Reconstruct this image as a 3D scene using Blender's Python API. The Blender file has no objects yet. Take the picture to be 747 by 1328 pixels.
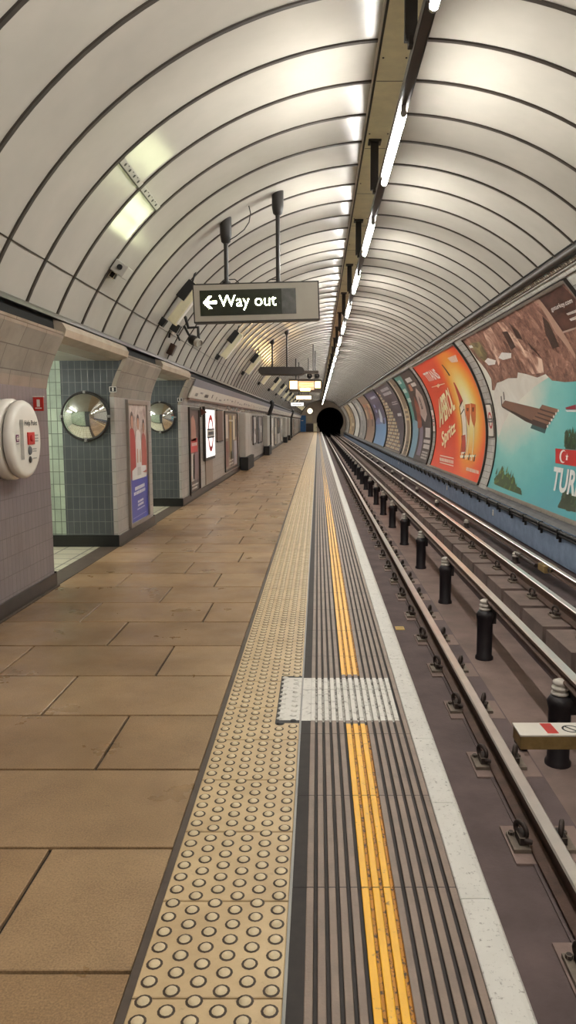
import bpy, bmesh, math, random
from mathutils import Vector, Matrix
random.seed(7)
PI = math.pi
sc = bpy.context.scene
COL = sc.collection

# ------------------------------------------------------------------ materials
def new_mat(name):
    m = bpy.data.materials.new(name); m.use_nodes = True
    nt = m.node_tree; b = nt.nodes['Principled BSDF']
    return m, nt, b

def lin(c):
    return tuple(((x / 12.92) if x <= .04045 else ((x + .055) / 1.055) ** 2.4) for x in c)

def hexc(r, g, b):
    return lin((r / 255, g / 255, b / 255)) + (1,)

def mixrgb(nt, fac, a, b, mode='MIX'):
    n = nt.nodes.new('ShaderNodeMix'); n.data_type = 'RGBA'; n.blend_type = mode
    for sock, v in ((n.inputs[0], fac), (n.inputs[6], a), (n.inputs[7], b)):
        if isinstance(v, (int, float)): sock.default_value = v
        elif isinstance(v, tuple): sock.default_value = v
        else: nt.links.new(v, sock)
    return n.outputs[2]

def noise(nt, vec, scale, detail=4, rough=.6, dist=0):
    n = nt.nodes.new('ShaderNodeTexNoise'); n.inputs['Scale'].default_value = scale
    n.inputs['Detail'].default_value = detail; n.inputs['Roughness'].default_value = rough
    n.inputs['Distortion'].default_value = dist
    if vec is not None: nt.links.new(vec, n.inputs['Vector'])
    return n.outputs['Fac']

def ramp(nt, fac, stops):
    n = nt.nodes.new('ShaderNodeValToRGB'); e = n.color_ramp.elements
    while len(e) < len(stops): e.new(.5)
    for k, (p, c) in enumerate(stops):
        e[k].position = p; e[k].color = c if isinstance(c, tuple) else (c, c, c, 1)
    nt.links.new(fac, n.inputs[0])
    return n.outputs[0]

def geo_pos(nt):
    return nt.nodes.new('ShaderNodeNewGeometry').outputs['Position']

def bump(nt, b, height, strength, dist=.01):
    n = nt.nodes.new('ShaderNodeBump'); n.inputs['Strength'].default_value = strength
    n.inputs['Distance'].default_value = dist
    nt.links.new(height, n.inputs['Height']); nt.links.new(n.outputs[0], b.inputs['Normal'])

def solid(name, col, rough=.5, metal=0., var=.12, vs=4., bmp=0., bs=60., spec=.5, coat=0.):
    m, nt, b = new_mat(name)
    p = geo_pos(nt)
    c0 = tuple(x * (1 - var) for x in col[:3]) + (1,)
    c1 = tuple(min(1, x * (1 + var)) for x in col[:3]) + (1,)
    f = ramp(nt, noise(nt, p, vs), [(.3, 0.), (.7, 1.)])
    nt.links.new(mixrgb(nt, f, c0, c1), b.inputs['Base Color'])
    b.inputs['Roughness'].default_value = rough; b.inputs['Metallic'].default_value = metal
    b.inputs['Specular IOR Level'].default_value = spec
    b.inputs['Coat Weight'].default_value = coat
    if bmp: bump(nt, b, noise(nt, p, bs, 3), bmp, .005)
    return m

def glow(name, col, strength):
    m, nt, b = new_mat(name)
    b.inputs['Base Color'].default_value = (.8, .8, .8, 1)
    b.inputs['Emission Color'].default_value = col
    b.inputs['Emission Strength'].default_value = strength
    return m

def tiled(name, c1, c2, grout, w, h, ms=.006, rough=.3, offset=0., dirt=None, bmp=.4, var=.0):
    m, nt, b = new_mat(name)
    uv = nt.nodes.new('ShaderNodeUVMap').outputs[0]
    t = nt.nodes.new('ShaderNodeTexBrick')
    t.offset = offset; t.offset_frequency = 2; t.squash = 1
    t.inputs['Color1'].default_value = c1; t.inputs['Color2'].default_value = c2
    t.inputs['Mortar'].default_value = grout
    t.inputs['Scale'].default_value = 1; t.inputs['Mortar Size'].default_value = ms
    t.inputs['Mortar Smooth'].default_value = .1; t.inputs['Bias'].default_value = 0
    t.inputs['Brick Width'].default_value = w; t.inputs['Row Height'].default_value = h
    nt.links.new(uv, t.inputs['Vector'])
    col = t.outputs['Color']
    p = geo_pos(nt)
    if dirt:
        f = ramp(nt, noise(nt, p, 2.2, 6, .7), [(.45, 0.), (.75, 1.)])
        col = mixrgb(nt, mixrgb(nt, .5, (0, 0, 0, 1), f), col, dirt)
    nt.links.new(col, b.inputs['Base Color'])
    b.inputs['Roughness'].default_value = rough
    inv = nt.nodes.new('ShaderNodeMath'); inv.operation = 'SUBTRACT'; inv.inputs[0].default_value = 1
    nt.links.new(t.outputs['Fac'], inv.inputs[1])
    wob = nt.nodes.new('ShaderNodeMath'); wob.operation = 'MULTIPLY_ADD'; wob.inputs[1].default_value = .35
    nt.links.new(noise(nt, p, 9, 2), wob.inputs[0]); nt.links.new(inv.outputs[0], wob.inputs[2])
    bump(nt, b, wob.outputs[0], bmp, .004)
    return m

M = {}
M['panel'] = solid('enamel_panel', hexc(192, 187, 177), .16, 0, .08, 1.1, .16, 2.6, .6)
M['rib'] = solid('rib_strip', hexc(54, 46, 38), .5, .2, .25, 6)
M['strip'] = solid('cream_cover_strip', hexc(232, 224, 190), .45, 0, .1, 5)
M['dark'] = solid('dark_painted_metal', hexc(42, 38, 36), .45, .1, .2, 8)
M['recess_shade'] = solid('recess_shade_black', hexc(12, 11, 11), .85, 0, .1)  # gap shade put into the colour of the recessed bands
M['black'] = solid('black_rubber', hexc(22, 21, 21), .55, 0, .2, 8)
M['beam'] = solid('brown_beam', hexc(74, 66, 60), .5, .2, .15, 6)
M['tube'] = glow('fluorescent_tube', (1, .975, .91, 1), 168.)
M['tubedim'] = glow('passage_tube', (.98, 1, .93, 1), 110.)
M['tubecap'] = solid('tube_cap', hexc(170, 168, 160), .4, .5)
M['white'] = solid('white_enamel', hexc(222, 216, 206), .35, 0, .05, 5)
M['white2'] = solid('white_plastic', hexc(228, 222, 212), .3, 0, .04, 5)
M['grey'] = solid('grey_metal', hexc(140, 138, 134), .4, .2, .1, 5)
M['signgrey'] = solid('sign_casing_grey', hexc(165, 158, 146), .45, 0, .06, 4)
M['lightgrey'] = solid('light_grey_panel', hexc(176, 172, 164), .4, 0, .08, 4)
M['chrome'] = solid('mirror_chrome', hexc(236, 236, 232), .03, 1, .01)
M['frame'] = solid('poster_frame_aluminium', hexc(158, 150, 142), .35, .7, .1, 6)
M['framedark'] = solid('poster_frame_dark', hexc(60, 55, 52), .4, .3, .1, 6)
M['blue'] = solid('blue_paint', hexc(58, 112, 170), .45, 0, .1, 3)
M['bluewall'] = solid('blue_grey_wall', hexc(118, 134, 158), .7, 0, .2, 5, .3, 40)
M['ledge'] = solid('grey_ledge', hexc(92, 92, 94), .7, 0, .25, 5, .3, 40)
M['bed'] = solid('track_concrete', hexc(94, 79, 78), .85, 0, .25, 3.5, .5, 70)
M['pit'] = solid('pit_concrete', hexc(132, 112, 105), .88, 0, .22, 2.5, .5, 60)
M['block'] = solid('sleeper_block', hexc(122, 105, 98), .85, 0, .22, 4, .5, 60)
M['steel'] = solid('polished_rail_head', hexc(244, 236, 230), .3, .85, .05, 7)
M['rust'] = solid('rusty_rail_side', hexc(82, 60, 50), .7, .3, .3, 9, .3, 80)
M['iron'] = solid('dark_iron', hexc(62, 51, 47), .6, .4, .3, 20, .3, 80)
M['plate'] = solid('base_plate_iron', hexc(122, 110, 98), .55, .4, .3, 14, .3, 60)
M['pot'] = solid('black_insulator_post', hexc(34, 28, 32), .5, 0, .3, 8)
M['porcelain'] = solid('white_porcelain', hexc(215, 206, 195), .25, 0, .1, 12)
M['cream'] = solid('cream_paint', hexc(190, 178, 150), .5, 0, .1, 3)
M['endwall'] = solid('end_wall_brown', hexc(176, 162, 146), .6, 0, .12, 2)
M['header'] = solid('header_glaze', hexc(186, 170, 152), .25, 0, .1, 4, .1, 12)
M['tunnel'] = solid('tunnel_black', hexc(14, 13, 13), .9, 0, .2, 2)
M['red'] = solid('red_print', hexc(190, 42, 34), .4, 0, .06)
M['ringred'] = solid('roundel_red', hexc(186, 36, 40), .4, 0, .05)
M['navy'] = solid('roundel_bar_navy', hexc(34, 34, 52), .4, 0, .05)
M['litwhite'] = glow('lit_sign_white', (1, .98, .95, 1), .9)
M['amber'] = glow('amber_lamp', (1, .55, .12, 1), 3.)
M['amberwhite'] = glow('indicator_panel_lit', (1, .66, .24, 1), 12.)
M['amberdim'] = glow('indicator_screen', (.75, .36, .06, 1), .8)
M['litlamp'] = glow('round_lamp_glass', (1, .88, .62, 1), 5.)
M['signtext'] = glow('sign_text_lit', (.92, 1, .56, 1), 42.)
M['signdark'] = solid('sign_display_dark', hexc(38, 42, 30), .2, 0, .15, 10)
M['signdark2'] = solid('sign_display_worn', hexc(84, 84, 80), .25, 0, .3, 14)
M['skirt'] = solid('dark_skirting', hexc(48, 38, 34), .4, 0, .25, 5)
M['skirt2'] = solid('black_skirting', hexc(26, 25, 25), .35, 0, .25, 5)
M['grout'] = solid('grout_dark', hexc(34, 27, 22), .9, 0, .2, 6)
M['threshold'] = solid('threshold_strip', hexc(74, 62, 52), .6, 0, .25, 8)
M['dark_edge'] = solid('edge_dark', hexc(50, 44, 42), .8, 0, .2, 6)  # dark tone for the platform base and the shelf's pit edge
M['brass'] = solid('ochre_metal', hexc(146, 120, 76), .5, .3, .25, 10)
M['yellowtag'] = solid('yellow_tag', hexc(200, 166, 90), .6, 0, .1, 10)
M['wall_tile'] = tiled('grey_glazed_tiles', hexc(172, 166, 160), hexc(160, 154, 149), hexc(124, 118, 113), .075, .15, .004, .3, 0, hexc(122, 110, 104), .25)
M['near_tile'] = tiled('mauve_grey_tiles', hexc(128, 118, 121), hexc(118, 109, 113), hexc(98, 90, 92), .075, .15, .004, .3, 0, hexc(98, 86, 84), .25)
M['jamb_tile'] = tiled('dark_green_grey_tiles', hexc(80, 83, 85), hexc(72, 75, 78), hexc(104, 107, 104), .075, .15, .0035, .2, 0, hexc(60, 62, 64), .3)
M['upper_tile'] = tiled('beige_curved_tiles', hexc(164, 153, 140), hexc(148, 138, 126), hexc(116, 106, 97), .42, .19, .004, .2, .5, hexc(112, 98, 86), .6)
M['right_tile'] = tiled('pale_grey_tiles', hexc(206, 204, 198), hexc(194, 193, 188), hexc(140, 138, 132), .30, .15, .006, .25, .5, hexc(140, 134, 124), .3)
M['mosaic'] = tiled('mosaic_band', hexc(170, 160, 144), hexc(120, 108, 96), hexc(70, 62, 54), .08, .06, .01, .25, .5, hexc(90, 80, 70), .6)
M['pass_floor'] = tiled('passage_floor_tiles', hexc(206, 200, 178), hexc(192, 186, 164), hexc(80, 74, 62), .30, .30, .01, .3, 0, hexc(170, 160, 136), .3)
M['lit_jamb'] = tiled('lit_patch_passage_tiles', hexc(176, 188, 168), hexc(150, 162, 146), hexc(96, 100, 92), .075, .15, .004, .16, 0, hexc(110, 116, 108), .3)  # paler copy of the jamb tiles, passage light put into the colour
M['pass_wall'] = tiled('passage_wall_tiles', hexc(196, 200, 184), hexc(186, 190, 176), hexc(120, 122, 112), .075, .15, .004, .2, 0, None, .3)

def slab_mat():
    m, nt, b = new_mat('york_stone_slabs')
    g = nt.nodes.new('ShaderNodeNewGeometry'); p = g.outputs['Position']
    r = ramp(nt, g.outputs['Random Per Island'], [(0, hexc(134, 104, 72)), (.5, hexc(160, 128, 92)), (1, hexc(180, 150, 114))])
    n1 = ramp(nt, noise(nt, p, 1.6, 6, .65), [(.35, hexc(116, 88, 60)), (.65, hexc(182, 150, 112))])
    c = mixrgb(nt, .5, r, n1)
    sp = ramp(nt, noise(nt, p, 7, 8, .75), [(.62, 0.), (.74, 1.)])
    c = mixrgb(nt, mixrgb(nt, .55, (0, 0, 0, 1), sp), c, hexc(96, 76, 56))
    gr = ramp(nt, noise(nt, p, 160, 2), [(.3, hexc(200, 200, 200)), (.7, hexc(255, 255, 255))])
    c = mixrgb(nt, 1., c, gr, 'MULTIPLY')
    nt.links.new(c, b.inputs['Base Color'])
    rr = ramp(nt, noise(nt, p, 2.5, 5), [(.3, .24), (.7, .46)])
    nt.links.new(rr, b.inputs['Roughness'])
    bump(nt, b, noise(nt, p, 120, 3), .15, .003)
    return m
M['slab'] = slab_mat()

def tact_mat():
    m, nt, b = new_mat('blister_tile_buff')
    g = nt.nodes.new('ShaderNodeNewGeometry'); p = g.outputs['Position']
    c = ramp(nt, noise(nt, p, 3.5, 6, .7), [(.3, hexc(176, 150, 113)), (.7, hexc(206, 181, 140))])
    sp = ramp(nt, noise(nt, p, 22, 6, .75), [(.6, 0.), (.72, 1.)])
    c = mixrgb(nt, mixrgb(nt, .5, (0, 0, 0, 1), sp), c, hexc(126, 104, 74))
    nt.links.new(c, b.inputs['Base Color']); b.inputs['Roughness'].default_value = .42
    bump(nt, b, noise(nt, p, 90, 3), .12, .003)
    return m
M['tact'] = tact_mat()
M['dome'] = solid('blister_top', hexc(206, 188, 154), .35, 0, .12, 30)
M['domering'] = solid('blister_grime', hexc(60, 45, 30), .6, 0, .2, 30)
M['ridge'] = solid('ribbed_tile', hexc(126, 108, 95), .5, 0, .18, 7, .25, 90)
M['groove'] = solid('ribbed_tile_groove', hexc(40, 33, 30), .7, 0, .25, 20)

def worn(name, col, under, lo, hi, rough=.5, fade=None, sc_=30.):
    m, nt, b = new_mat(name)
    g = nt.nodes.new('ShaderNodeNewGeometry'); p = g.outputs['Position']
    f = noise(nt, p, sc_, 8, .72)
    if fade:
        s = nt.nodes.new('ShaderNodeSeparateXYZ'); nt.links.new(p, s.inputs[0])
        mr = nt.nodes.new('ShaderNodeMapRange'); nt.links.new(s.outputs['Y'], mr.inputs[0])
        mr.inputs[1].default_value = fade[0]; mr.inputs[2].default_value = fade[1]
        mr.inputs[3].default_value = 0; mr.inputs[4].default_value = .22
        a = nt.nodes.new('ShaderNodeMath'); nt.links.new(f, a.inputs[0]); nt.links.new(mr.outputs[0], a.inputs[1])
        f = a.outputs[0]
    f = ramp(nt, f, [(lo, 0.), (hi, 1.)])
    c2 = ramp(nt, noise(nt, p, 6, 4), [(.3, tuple(x * .88 for x in col[:3]) + (1,)), (.7, col)])
    nt.links.new(mixrgb(nt, f, c2, under), b.inputs['Base Color'])
    b.inputs['Roughness'].default_value = rough
    bump(nt, b, noise(nt, p, 80, 4), .2, .003)
    return m
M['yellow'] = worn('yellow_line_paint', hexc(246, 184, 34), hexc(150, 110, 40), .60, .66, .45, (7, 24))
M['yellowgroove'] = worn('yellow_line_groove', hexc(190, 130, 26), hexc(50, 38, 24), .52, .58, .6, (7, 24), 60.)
M['whitepaint'] = worn('white_edge_paint', hexc(208, 205, 198), hexc(104, 98, 92), .565, .68, .5, None, 46.)
M['patch'] = worn('white_patch_paint', hexc(216, 212, 204), hexc(128, 120, 112), .55, .66, .5)
M['patchgroove'] = worn('white_patch_groove', hexc(176, 172, 164), hexc(84, 78, 72), .5, .58, .6)
M['blackpaint'] = solid('black_border_paint', hexc(34, 30, 28), .6, 0, .2, 20)

PM = {}
def pc(r, g, b, rough=.35, var=.06, vs=6):          # one printed ink
    k = (r, g, b)
    if k not in PM: PM[k] = solid('print_%02x%02x%02x' % k, hexc(r, g, b), rough, 0, var, vs)
    return PM[k]

def rock_mat():
    m, nt, b = new_mat('print_rock')
    p = geo_pos(nt)
    c = ramp(nt, noise(nt, p, 3.6, 12, .85, .8), [(.32, hexc(40, 26, 24)), (.44, hexc(116, 78, 68)), (.56, hexc(168, 122, 106)), (.68, hexc(236, 204, 186))])
    nt.links.new(c, b.inputs['Base Color']); b.inputs['Roughness'].default_value = .4
    return m
def sea_mat():
    m, nt, b = new_mat('print_sea')
    uv = nt.nodes.new('ShaderNodeUVMap').outputs[0]
    n = noise(nt, uv, 6, 6, .6)
    s = nt.nodes.new('ShaderNodeSeparateXYZ'); nt.links.new(uv, s.inputs[0])
    # ink density by distance from the printed beach
    d = nt.nodes.new('ShaderNodeVectorMath'); d.operation = 'DISTANCE'; nt.links.new(uv, d.inputs[0]); d.inputs[1].default_value = (.12, .78, 0)
    a = nt.nodes.new('ShaderNodeMath'); a.operation = 'MULTIPLY_ADD'; a.inputs[1].default_value = .22
    nt.links.new(n, a.inputs[0]); nt.links.new(d.outputs['Value'], a.inputs[2])
    c = ramp(nt, a.outputs[0], [(.42, hexc(234, 232, 220)), (.53, hexc(206, 222, 212)), (.66, hexc(136, 206, 202)), (.86, hexc(90, 180, 184)), (1., hexc(78, 164, 176))])
    nt.links.new(c, b.inputs['Base Color']); b.inputs['Roughness'].default_value = .35
    return m
def orange_mat():
    m, nt, b = new_mat('print_orange_burst')
    uv = nt.nodes.new('ShaderNodeUVMap').outputs[0]
    mp = nt.nodes.new('ShaderNodeMapping'); nt.links.new(uv, mp.inputs[0])
    mp.inputs['Location'].default_value = (-.74, -.54, 0); mp.inputs['Scale'].default_value = (1, 1, 1)
    mp.vector_type = 'POINT'
    sc2 = nt.nodes.new('ShaderNodeVectorMath'); sc2.operation = 'MULTIPLY'; sc2.inputs[1].default_value = (3.1, 1.55, 0)
    nt.links.new(mp.outputs[0], sc2.inputs[0])
    ln = nt.nodes.new('ShaderNodeVectorMath'); ln.operation = 'LENGTH'; nt.links.new(sc2.outputs[0], ln.inputs[0])
    c = ramp(nt, ln.outputs['Value'], [(.0, hexc(255, 252, 226)), (.3, hexc(255, 236, 150)), (.55, hexc(255, 180, 66)), (.82, hexc(248, 100, 40)), (1., hexc(236, 74, 38))])
    nt.links.new(c, b.inputs['Base Color']); b.inputs['Roughness'].default_value = .35
    return m
M['rock'] = rock_mat(); M['sea'] = sea_mat(); M['orange'] = orange_mat()
def blotch(name, stops, scale=3., seed=0., stretch=(1, 1, 1)):
    m, nt, b = new_mat(name)
    uv = nt.nodes.new('ShaderNodeUVMap').outputs[0]
    mp = nt.nodes.new('ShaderNodeMapping'); nt.links.new(uv, mp.inputs[0])
    mp.inputs['Location'].default_value = (seed, seed * 1.7, 0); mp.inputs['Scale'].default_value = stretch
    nt.links.new(ramp(nt, noise(nt, mp.outputs[0], scale, 5, .6, .8), stops), b.inputs['Base Color'])
    b.inputs['Roughness'].default_value = .35
    return m

# ------------------------------------------------------------------ mesh building
class MB:
    def __init__(s): s.v = []; s.f = []; s.m = []; s.uv = []; s.sm = []; s.mats = []
    def mi(s, mat):
        mat = M[mat] if isinstance(mat, str) else mat
        if mat not in s.mats: s.mats.append(mat)
        return s.mats.index(mat)
    def face(s, pts, mat, uv=None, smooth=False):
        b = len(s.v); s.v += [tuple(p) for p in pts]; s.f.append(tuple(range(b, b + len(pts))))
        s.m.append(s.mi(mat)); s.uv.append(uv); s.sm.append(smooth)
    def add(s, verts, faces, mat, smooth=False):
        b = len(s.v); s.v += [tuple(p) for p in verts]; k = s.mi(mat)
        for f in faces:
            s.f.append(tuple(b + i for i in f)); s.m.append(k); s.uv.append(None); s.sm.append(smooth)
    def box(s, x0, x1, y0, y1, z0, z1, mat, mtx=None):
        v = [Vector((x, y, z)) for z in (z0, z1) for y in (y0, y1) for x in (x0, x1)]
        if mtx is not None: v = [mtx @ p for p in v]
        s.add(v, [(0, 2, 3, 1), (4, 5, 7, 6), (0, 1, 5, 4), (2, 6, 7, 3), (0, 4, 6, 2), (1, 3, 7, 5)], mat)
    def cyl(s, a, b, r, mat, n=14, r2=None, cap=True, smooth=True):
        a = Vector(a); b = Vector(b); d = (b - a).normalized()
        u = d.orthogonal().normalized(); w = d.cross(u); r2 = r if r2 is None else r2
        vs = []
        for c, rr in ((a, r), (b, r2)):
            vs += [c + (u * math.cos(2 * PI * i / n) + w * math.sin(2 * PI * i / n)) * rr for i in range(n)]
        s.add(vs, [(i, (i + 1) % n, n + (i + 1) % n, n + i) for i in range(n)], mat, smooth)
        if cap: s.add(vs[:n], [tuple(reversed(range(n)))], mat); s.add(vs[n:], [tuple(range(n))], mat)
    def lathe(s, origin, axis, prof, mat, n=28, smooth=True):        # prof: (radius, height along axis)
        o = Vector(origin); d = Vector(axis).normalized(); u = d.orthogonal().normalized(); w = d.cross(u)
        vs = []
        for r, h in prof:
            vs += [o + d * h + (u * math.cos(2 * PI * i / n) + w * math.sin(2 * PI * i / n)) * r for i in range(n)]
        fs = []
        for k in range(len(prof) - 1):
            for i in range(n):
                j = (i + 1) % n
                fs.append((k * n + i, k * n + j, (k + 1) * n + j, (k + 1) * n + i))
        s.add(vs, fs, mat, smooth)
        s.add(vs[:n], [tuple(reversed(range(n)))], mat); s.add(vs[-n:], [tuple(range(n))], mat)
    def tube(s, pts, r, mat, n=8, cap=True):
        pts = [Vector(p) for p in pts]; vs = []; prev = None
        for i, p in enumerate(pts):
            t = (pts[min(i + 1, len(pts) - 1)] - pts[max(i - 1, 0)]).normalized()
            u = t.orthogonal().normalized() if prev is None else (prev - t * prev.dot(t)).normalized()
            prev = u; w = t.cross(u)
            vs += [p + (u * math.cos(2 * PI * k / n) + w * math.sin(2 * PI * k / n)) * r for k in range(n)]
        fs = []
        for i in range(len(pts) - 1):
            for k in range(n):
                j = (k + 1) % n
                fs.append((i * n + k, i * n + j, (i + 1) * n + j, (i + 1) * n + k))
        s.add(vs, fs, mat, True)
        if cap: s.add(vs[:n], [tuple(reversed(range(n)))], mat); s.add(vs[-n:], [tuple(range(n))], mat)
    def prism(s, prof, y0, y1, mat, caps=True, smooth=False):         # prof in (x, z), extruded along y
        n = len(prof)
        v = [(x, y0, z) for x, z in prof] + [(x, y1, z) for x, z in prof]
        s.add(v, [(i, (i + 1) % n, n + (i + 1) % n, n + i) for i in range(n)], mat, smooth)
        if caps: s.add(v[:n], [tuple(range(n))], mat); s.add(v[n:], [tuple(reversed(range(n)))], mat)
    def build(s, name, parent=None, bevel=0, loc=None):
        me = bpy.data.meshes.new(name)
        o0 = Vector(loc) if loc is not None else Vector((0, 0, 0))
        me.from_pydata([Vector(p) - o0 for p in s.v], [], s.f)
        for mt in s.mats: me.materials.append(mt)
        me.polygons.foreach_set('material_index', s.m)
        me.polygons.foreach_set('use_smooth', s.sm)
        if any(u is not None for u in s.uv):
            lay = me.uv_layers.new(name='UVMap')
            for p, u in zip(me.polygons, s.uv):
                if u is not None:
                    for li, c in zip(p.loop_indices, u): lay.data[li].uv = c
        else:
            bm = bmesh.new(); bm.from_mesh(me)
            if bevel:
                bmesh.ops.remove_doubles(bm, verts=bm.verts, dist=1e-5)
                es = [e for e in bm.edges if len(e.link_faces) == 2 and e.calc_face_angle(0) > .6]
                bmesh.ops.bevel(bm, geom=es, offset=bevel, segments=2, affect='EDGES', clamp_overlap=True, profile=.6)
            bmesh.ops.recalc_face_normals(bm, faces=bm.faces)
            bm.to_mesh(me); bm.free()
        me.update()
        ob = bpy.data.objects.new(name, me); COL.objects.link(ob)
        ob.location = o0
        if parent is not None:
            ob.parent = parent; ob.location = o0 - Vector(parent.location) if parent.parent is None else o0 - wloc(parent)
        return ob

def wloc(o):
    l = Vector(o.location)
    while o.parent is not None: o = o.parent; l = l + Vector(o.location)
    return l

def tag(o, label, cat, group=None):
    o['label'] = label; o['category'] = cat
    if group: o['group'] = group
    return o
def thing(name, loc, label, cat, group=None):
    o = bpy.data.objects.new(name, None); COL.objects.link(o); o.location = loc
    o.empty_display_size = .1
    return tag(o, label, cat, group)
def struct(o): o['kind'] = 'structure'; return o
def copy_tree(o, parent=None):
    c = o.copy(); COL.objects.link(c)
    if parent is not None: c.parent = parent
    for ch in list(o.children): copy_tree(ch, c)
    return c

ORD = 'first second third fourth fifth sixth seventh eighth ninth tenth eleventh twelfth thirteenth fourteenth fifteenth sixteenth seventeenth eighteenth nineteenth'.split()
TENS = {2: 'twent', 3: 'thirt', 4: 'fort'}
def ordinal(i):                                    # 0 -> first
    if i < 19: return ORD[i]
    n = i + 1; t = TENS[n // 10]
    return t + ('ieth' if n % 10 == 0 else 'y-' + ORD[n % 10 - 1])

# 2-D text, normalised to its own bounding box
_tc = {}
def text2d(body, bold=.0):
    k = (body, bold)
    if k in _tc: return _tc[k]
    cu = bpy.data.curves.new('lettering', 'FONT'); cu.body = body; cu.size = 1; cu.offset = bold; cu.resolution_u = 3
    ob = bpy.data.objects.new('lettering', cu); COL.objects.link(ob)
    dg = bpy.context.evaluated_depsgraph_get(); dg.update()
    me = ob.evaluated_get(dg).to_mesh()
    vs = [(v.co.x, v.co.y) for v in me.vertices]; fs = [tuple(p.vertices) for p in me.polygons]
    ob.evaluated_get(dg).to_mesh_clear()
    bpy.data.objects.remove(ob); bpy.data.curves.remove(cu)
    x0 = min(v[0] for v in vs); x1 = max(v[0] for v in vs); y0 = min(v[1] for v in vs); y1 = max(v[1] for v in vs)
    asp = (x1 - x0) / (y1 - y0)
    _tc[k] = ([((x - x0) / (x1 - x0), (y - y0) / (y1 - y0)) for x, y in vs], fs, asp)
    return _tc[k]
def bil(q, s, t):                                  # q: bl, br, tr, tl
    return tuple((q[0][i] * (1 - s) + q[1][i] * s) * (1 - t) + (q[3][i] * (1 - s) + q[2][i] * s) * t for i in range(2))

# tunnel section
XC, ZC, R = .69, 1.1, 3.25
Y0, Y1 = -8., 105.
def arc(th, off=0.): return (XC + (R - off) * math.cos(th), ZC + (R - off) * math.sin(th))
TH0, TH1 = -.329, .722                             # poster band on the right wall
def th_at(z): return math.asin((z - ZC) / R)

def wall_r(Yl, Yr):
    def f(u, v, off):
        x, z = arc(TH0 + (TH1 - TH0) * v, .02 + off); return (x, Yl + (Yr - Yl) * u, z)
    return f
def wall_l(Ya, Yb, za, zb, x=-2.40):
    def f(u, v, off): return (x + off, Ya + (Yb - Ya) * u, za + (zb - za) * v)
    return f

def decal(mb, surf, poly, mat, off, step=.02, clip=True):
    bm = bmesh.new()
    if clip: poly = [(min(1, max(0, u)), min(1, max(0, v))) for u, v in poly]
    try: f = bm.faces.new([bm.verts.new((u, v, 0)) for u, v in poly])
    except Exception: bm.free(); return
    bmesh.ops.triangulate(bm, faces=[f])
    lo = min(p[1] for p in poly); hi = max(p[1] for p in poly)
    if step:
        k = math.ceil(lo / step)
        while k * step < hi:
            bmesh.ops.bisect_plane(bm, geom=bm.verts[:] + bm.edges[:] + bm.faces[:], plane_co=(0, k * step, 0), plane_no=(0, 1, 0)); k += 1
    for f in bm.faces:
        mb.face([surf(v.co.x, v.co.y, off) for v in f.verts], mat, [(v.co.x, v.co.y) for v in f.verts])
    bm.free()
def sheet(mb, surf, u0, u1, v0, v1, mat, off, nv=36, nu=1):
    for i in range(nu):
        for j in range(nv):
            a, b = u0 + (u1 - u0) * i / nu, u0 + (u1 - u0) * (i + 1) / nu
            c, d = v0 + (v1 - v0) * j / nv, v0 + (v1 - v0) * (j + 1) / nv
            q = [(a, c), (b, c), (b, d), (a, d)]
            mb.face([surf(x, y, off) for x, y in q], mat, q, True)
def letters(mb, surf, body, quad, mat, off, bold=.0, step=.02):
    vs, fs, _ = text2d(body, bold)
    bm = bmesh.new(); bv = [bm.verts.new(bil(quad, *v) + (0,)) for v in vs]
    for f in fs:
        try: bm.faces.new([bv[i] for i in f])
        except ValueError: pass
    lo = min(v.co.y for v in bm.verts); hi = max(v.co.y for v in bm.verts); k = math.ceil(lo / step)
    if hi - lo < .3:
        while k * step < hi:
            bmesh.ops.bisect_plane(bm, geom=bm.verts[:] + bm.edges[:] + bm.faces[:], plane_co=(0, k * step, 0), plane_no=(0, 1, 0)); k += 1
    for f in bm.faces:
        mb.face([surf(v.co.x, v.co.y, off) for v in f.verts], mat, [(v.co.x, v.co.y) for v in f.verts])
    bm.free()
def bars(mb, surf, quad, n, mat, off, rng):          # a line of writing too small to read
    s = 0.
    while s < 1:
        w = rng.uniform(.03, .09); e = min(1, s + w)
        if e - s > .02: decal(mb, surf, [bil(quad, s, 0), bil(quad, e, 0), bil(quad, e, 1), bil(quad, s, 1)], mat, off, 0)
        s = e + .02

# ================================================================== THE SETTING
RIB0, RIBP = 6.0, .686
TL = PI - math.asin((2.40 - ZC) / R)               # left springing of the panelled vault
TR = th_at(3.46)
# ceiling panels: one shallow curved panel per bay
mb = MB(); NA = 48
k0 = math.floor((Y0 - RIB0) / RIBP); k1 = math.ceil((Y1 - RIB0) / RIBP)
for k in range(k0, k1 + 1):
    ya = max(Y0, RIB0 + k * RIBP); yb = min(Y1, ya + RIBP)
    if yb <= ya: continue
    vs = []; ny = 4
    for j in range(ny + 1):
        t = j / ny; y = ya + (yb - ya) * t; sag = -.006 * (1 - (2 * t - 1) ** 2)
        for i in range(NA + 1):
            x, z = arc(TR + (TL - TR) * i / NA, sag); vs.append((x, y, z))
    fs = [(j * (NA + 1) + i, j * (NA + 1) + i + 1, (j + 1) * (NA + 1) + i + 1, (j + 1) * (NA + 1) + i) for j in range(ny) for i in range(NA)]
    mb.add(vs, fs, 'panel', True)
# outer shell that closes the vault
for i in range(24):
    a0 = TR + (TL - TR) * i / 24; a1 = TR + (TL - TR) * (i + 1) / 24
    p0 = arc(a0, -.15); p1 = arc(a1, -.15)
    mb.face([(p0[0], Y0, p0[1]), (p1[0], Y0, p1[1]), (p1[0], Y1, p1[1]), (p0[0], Y1, p0[1])], 'dark')
ceil = struct(mb.build('ceiling'))

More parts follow.
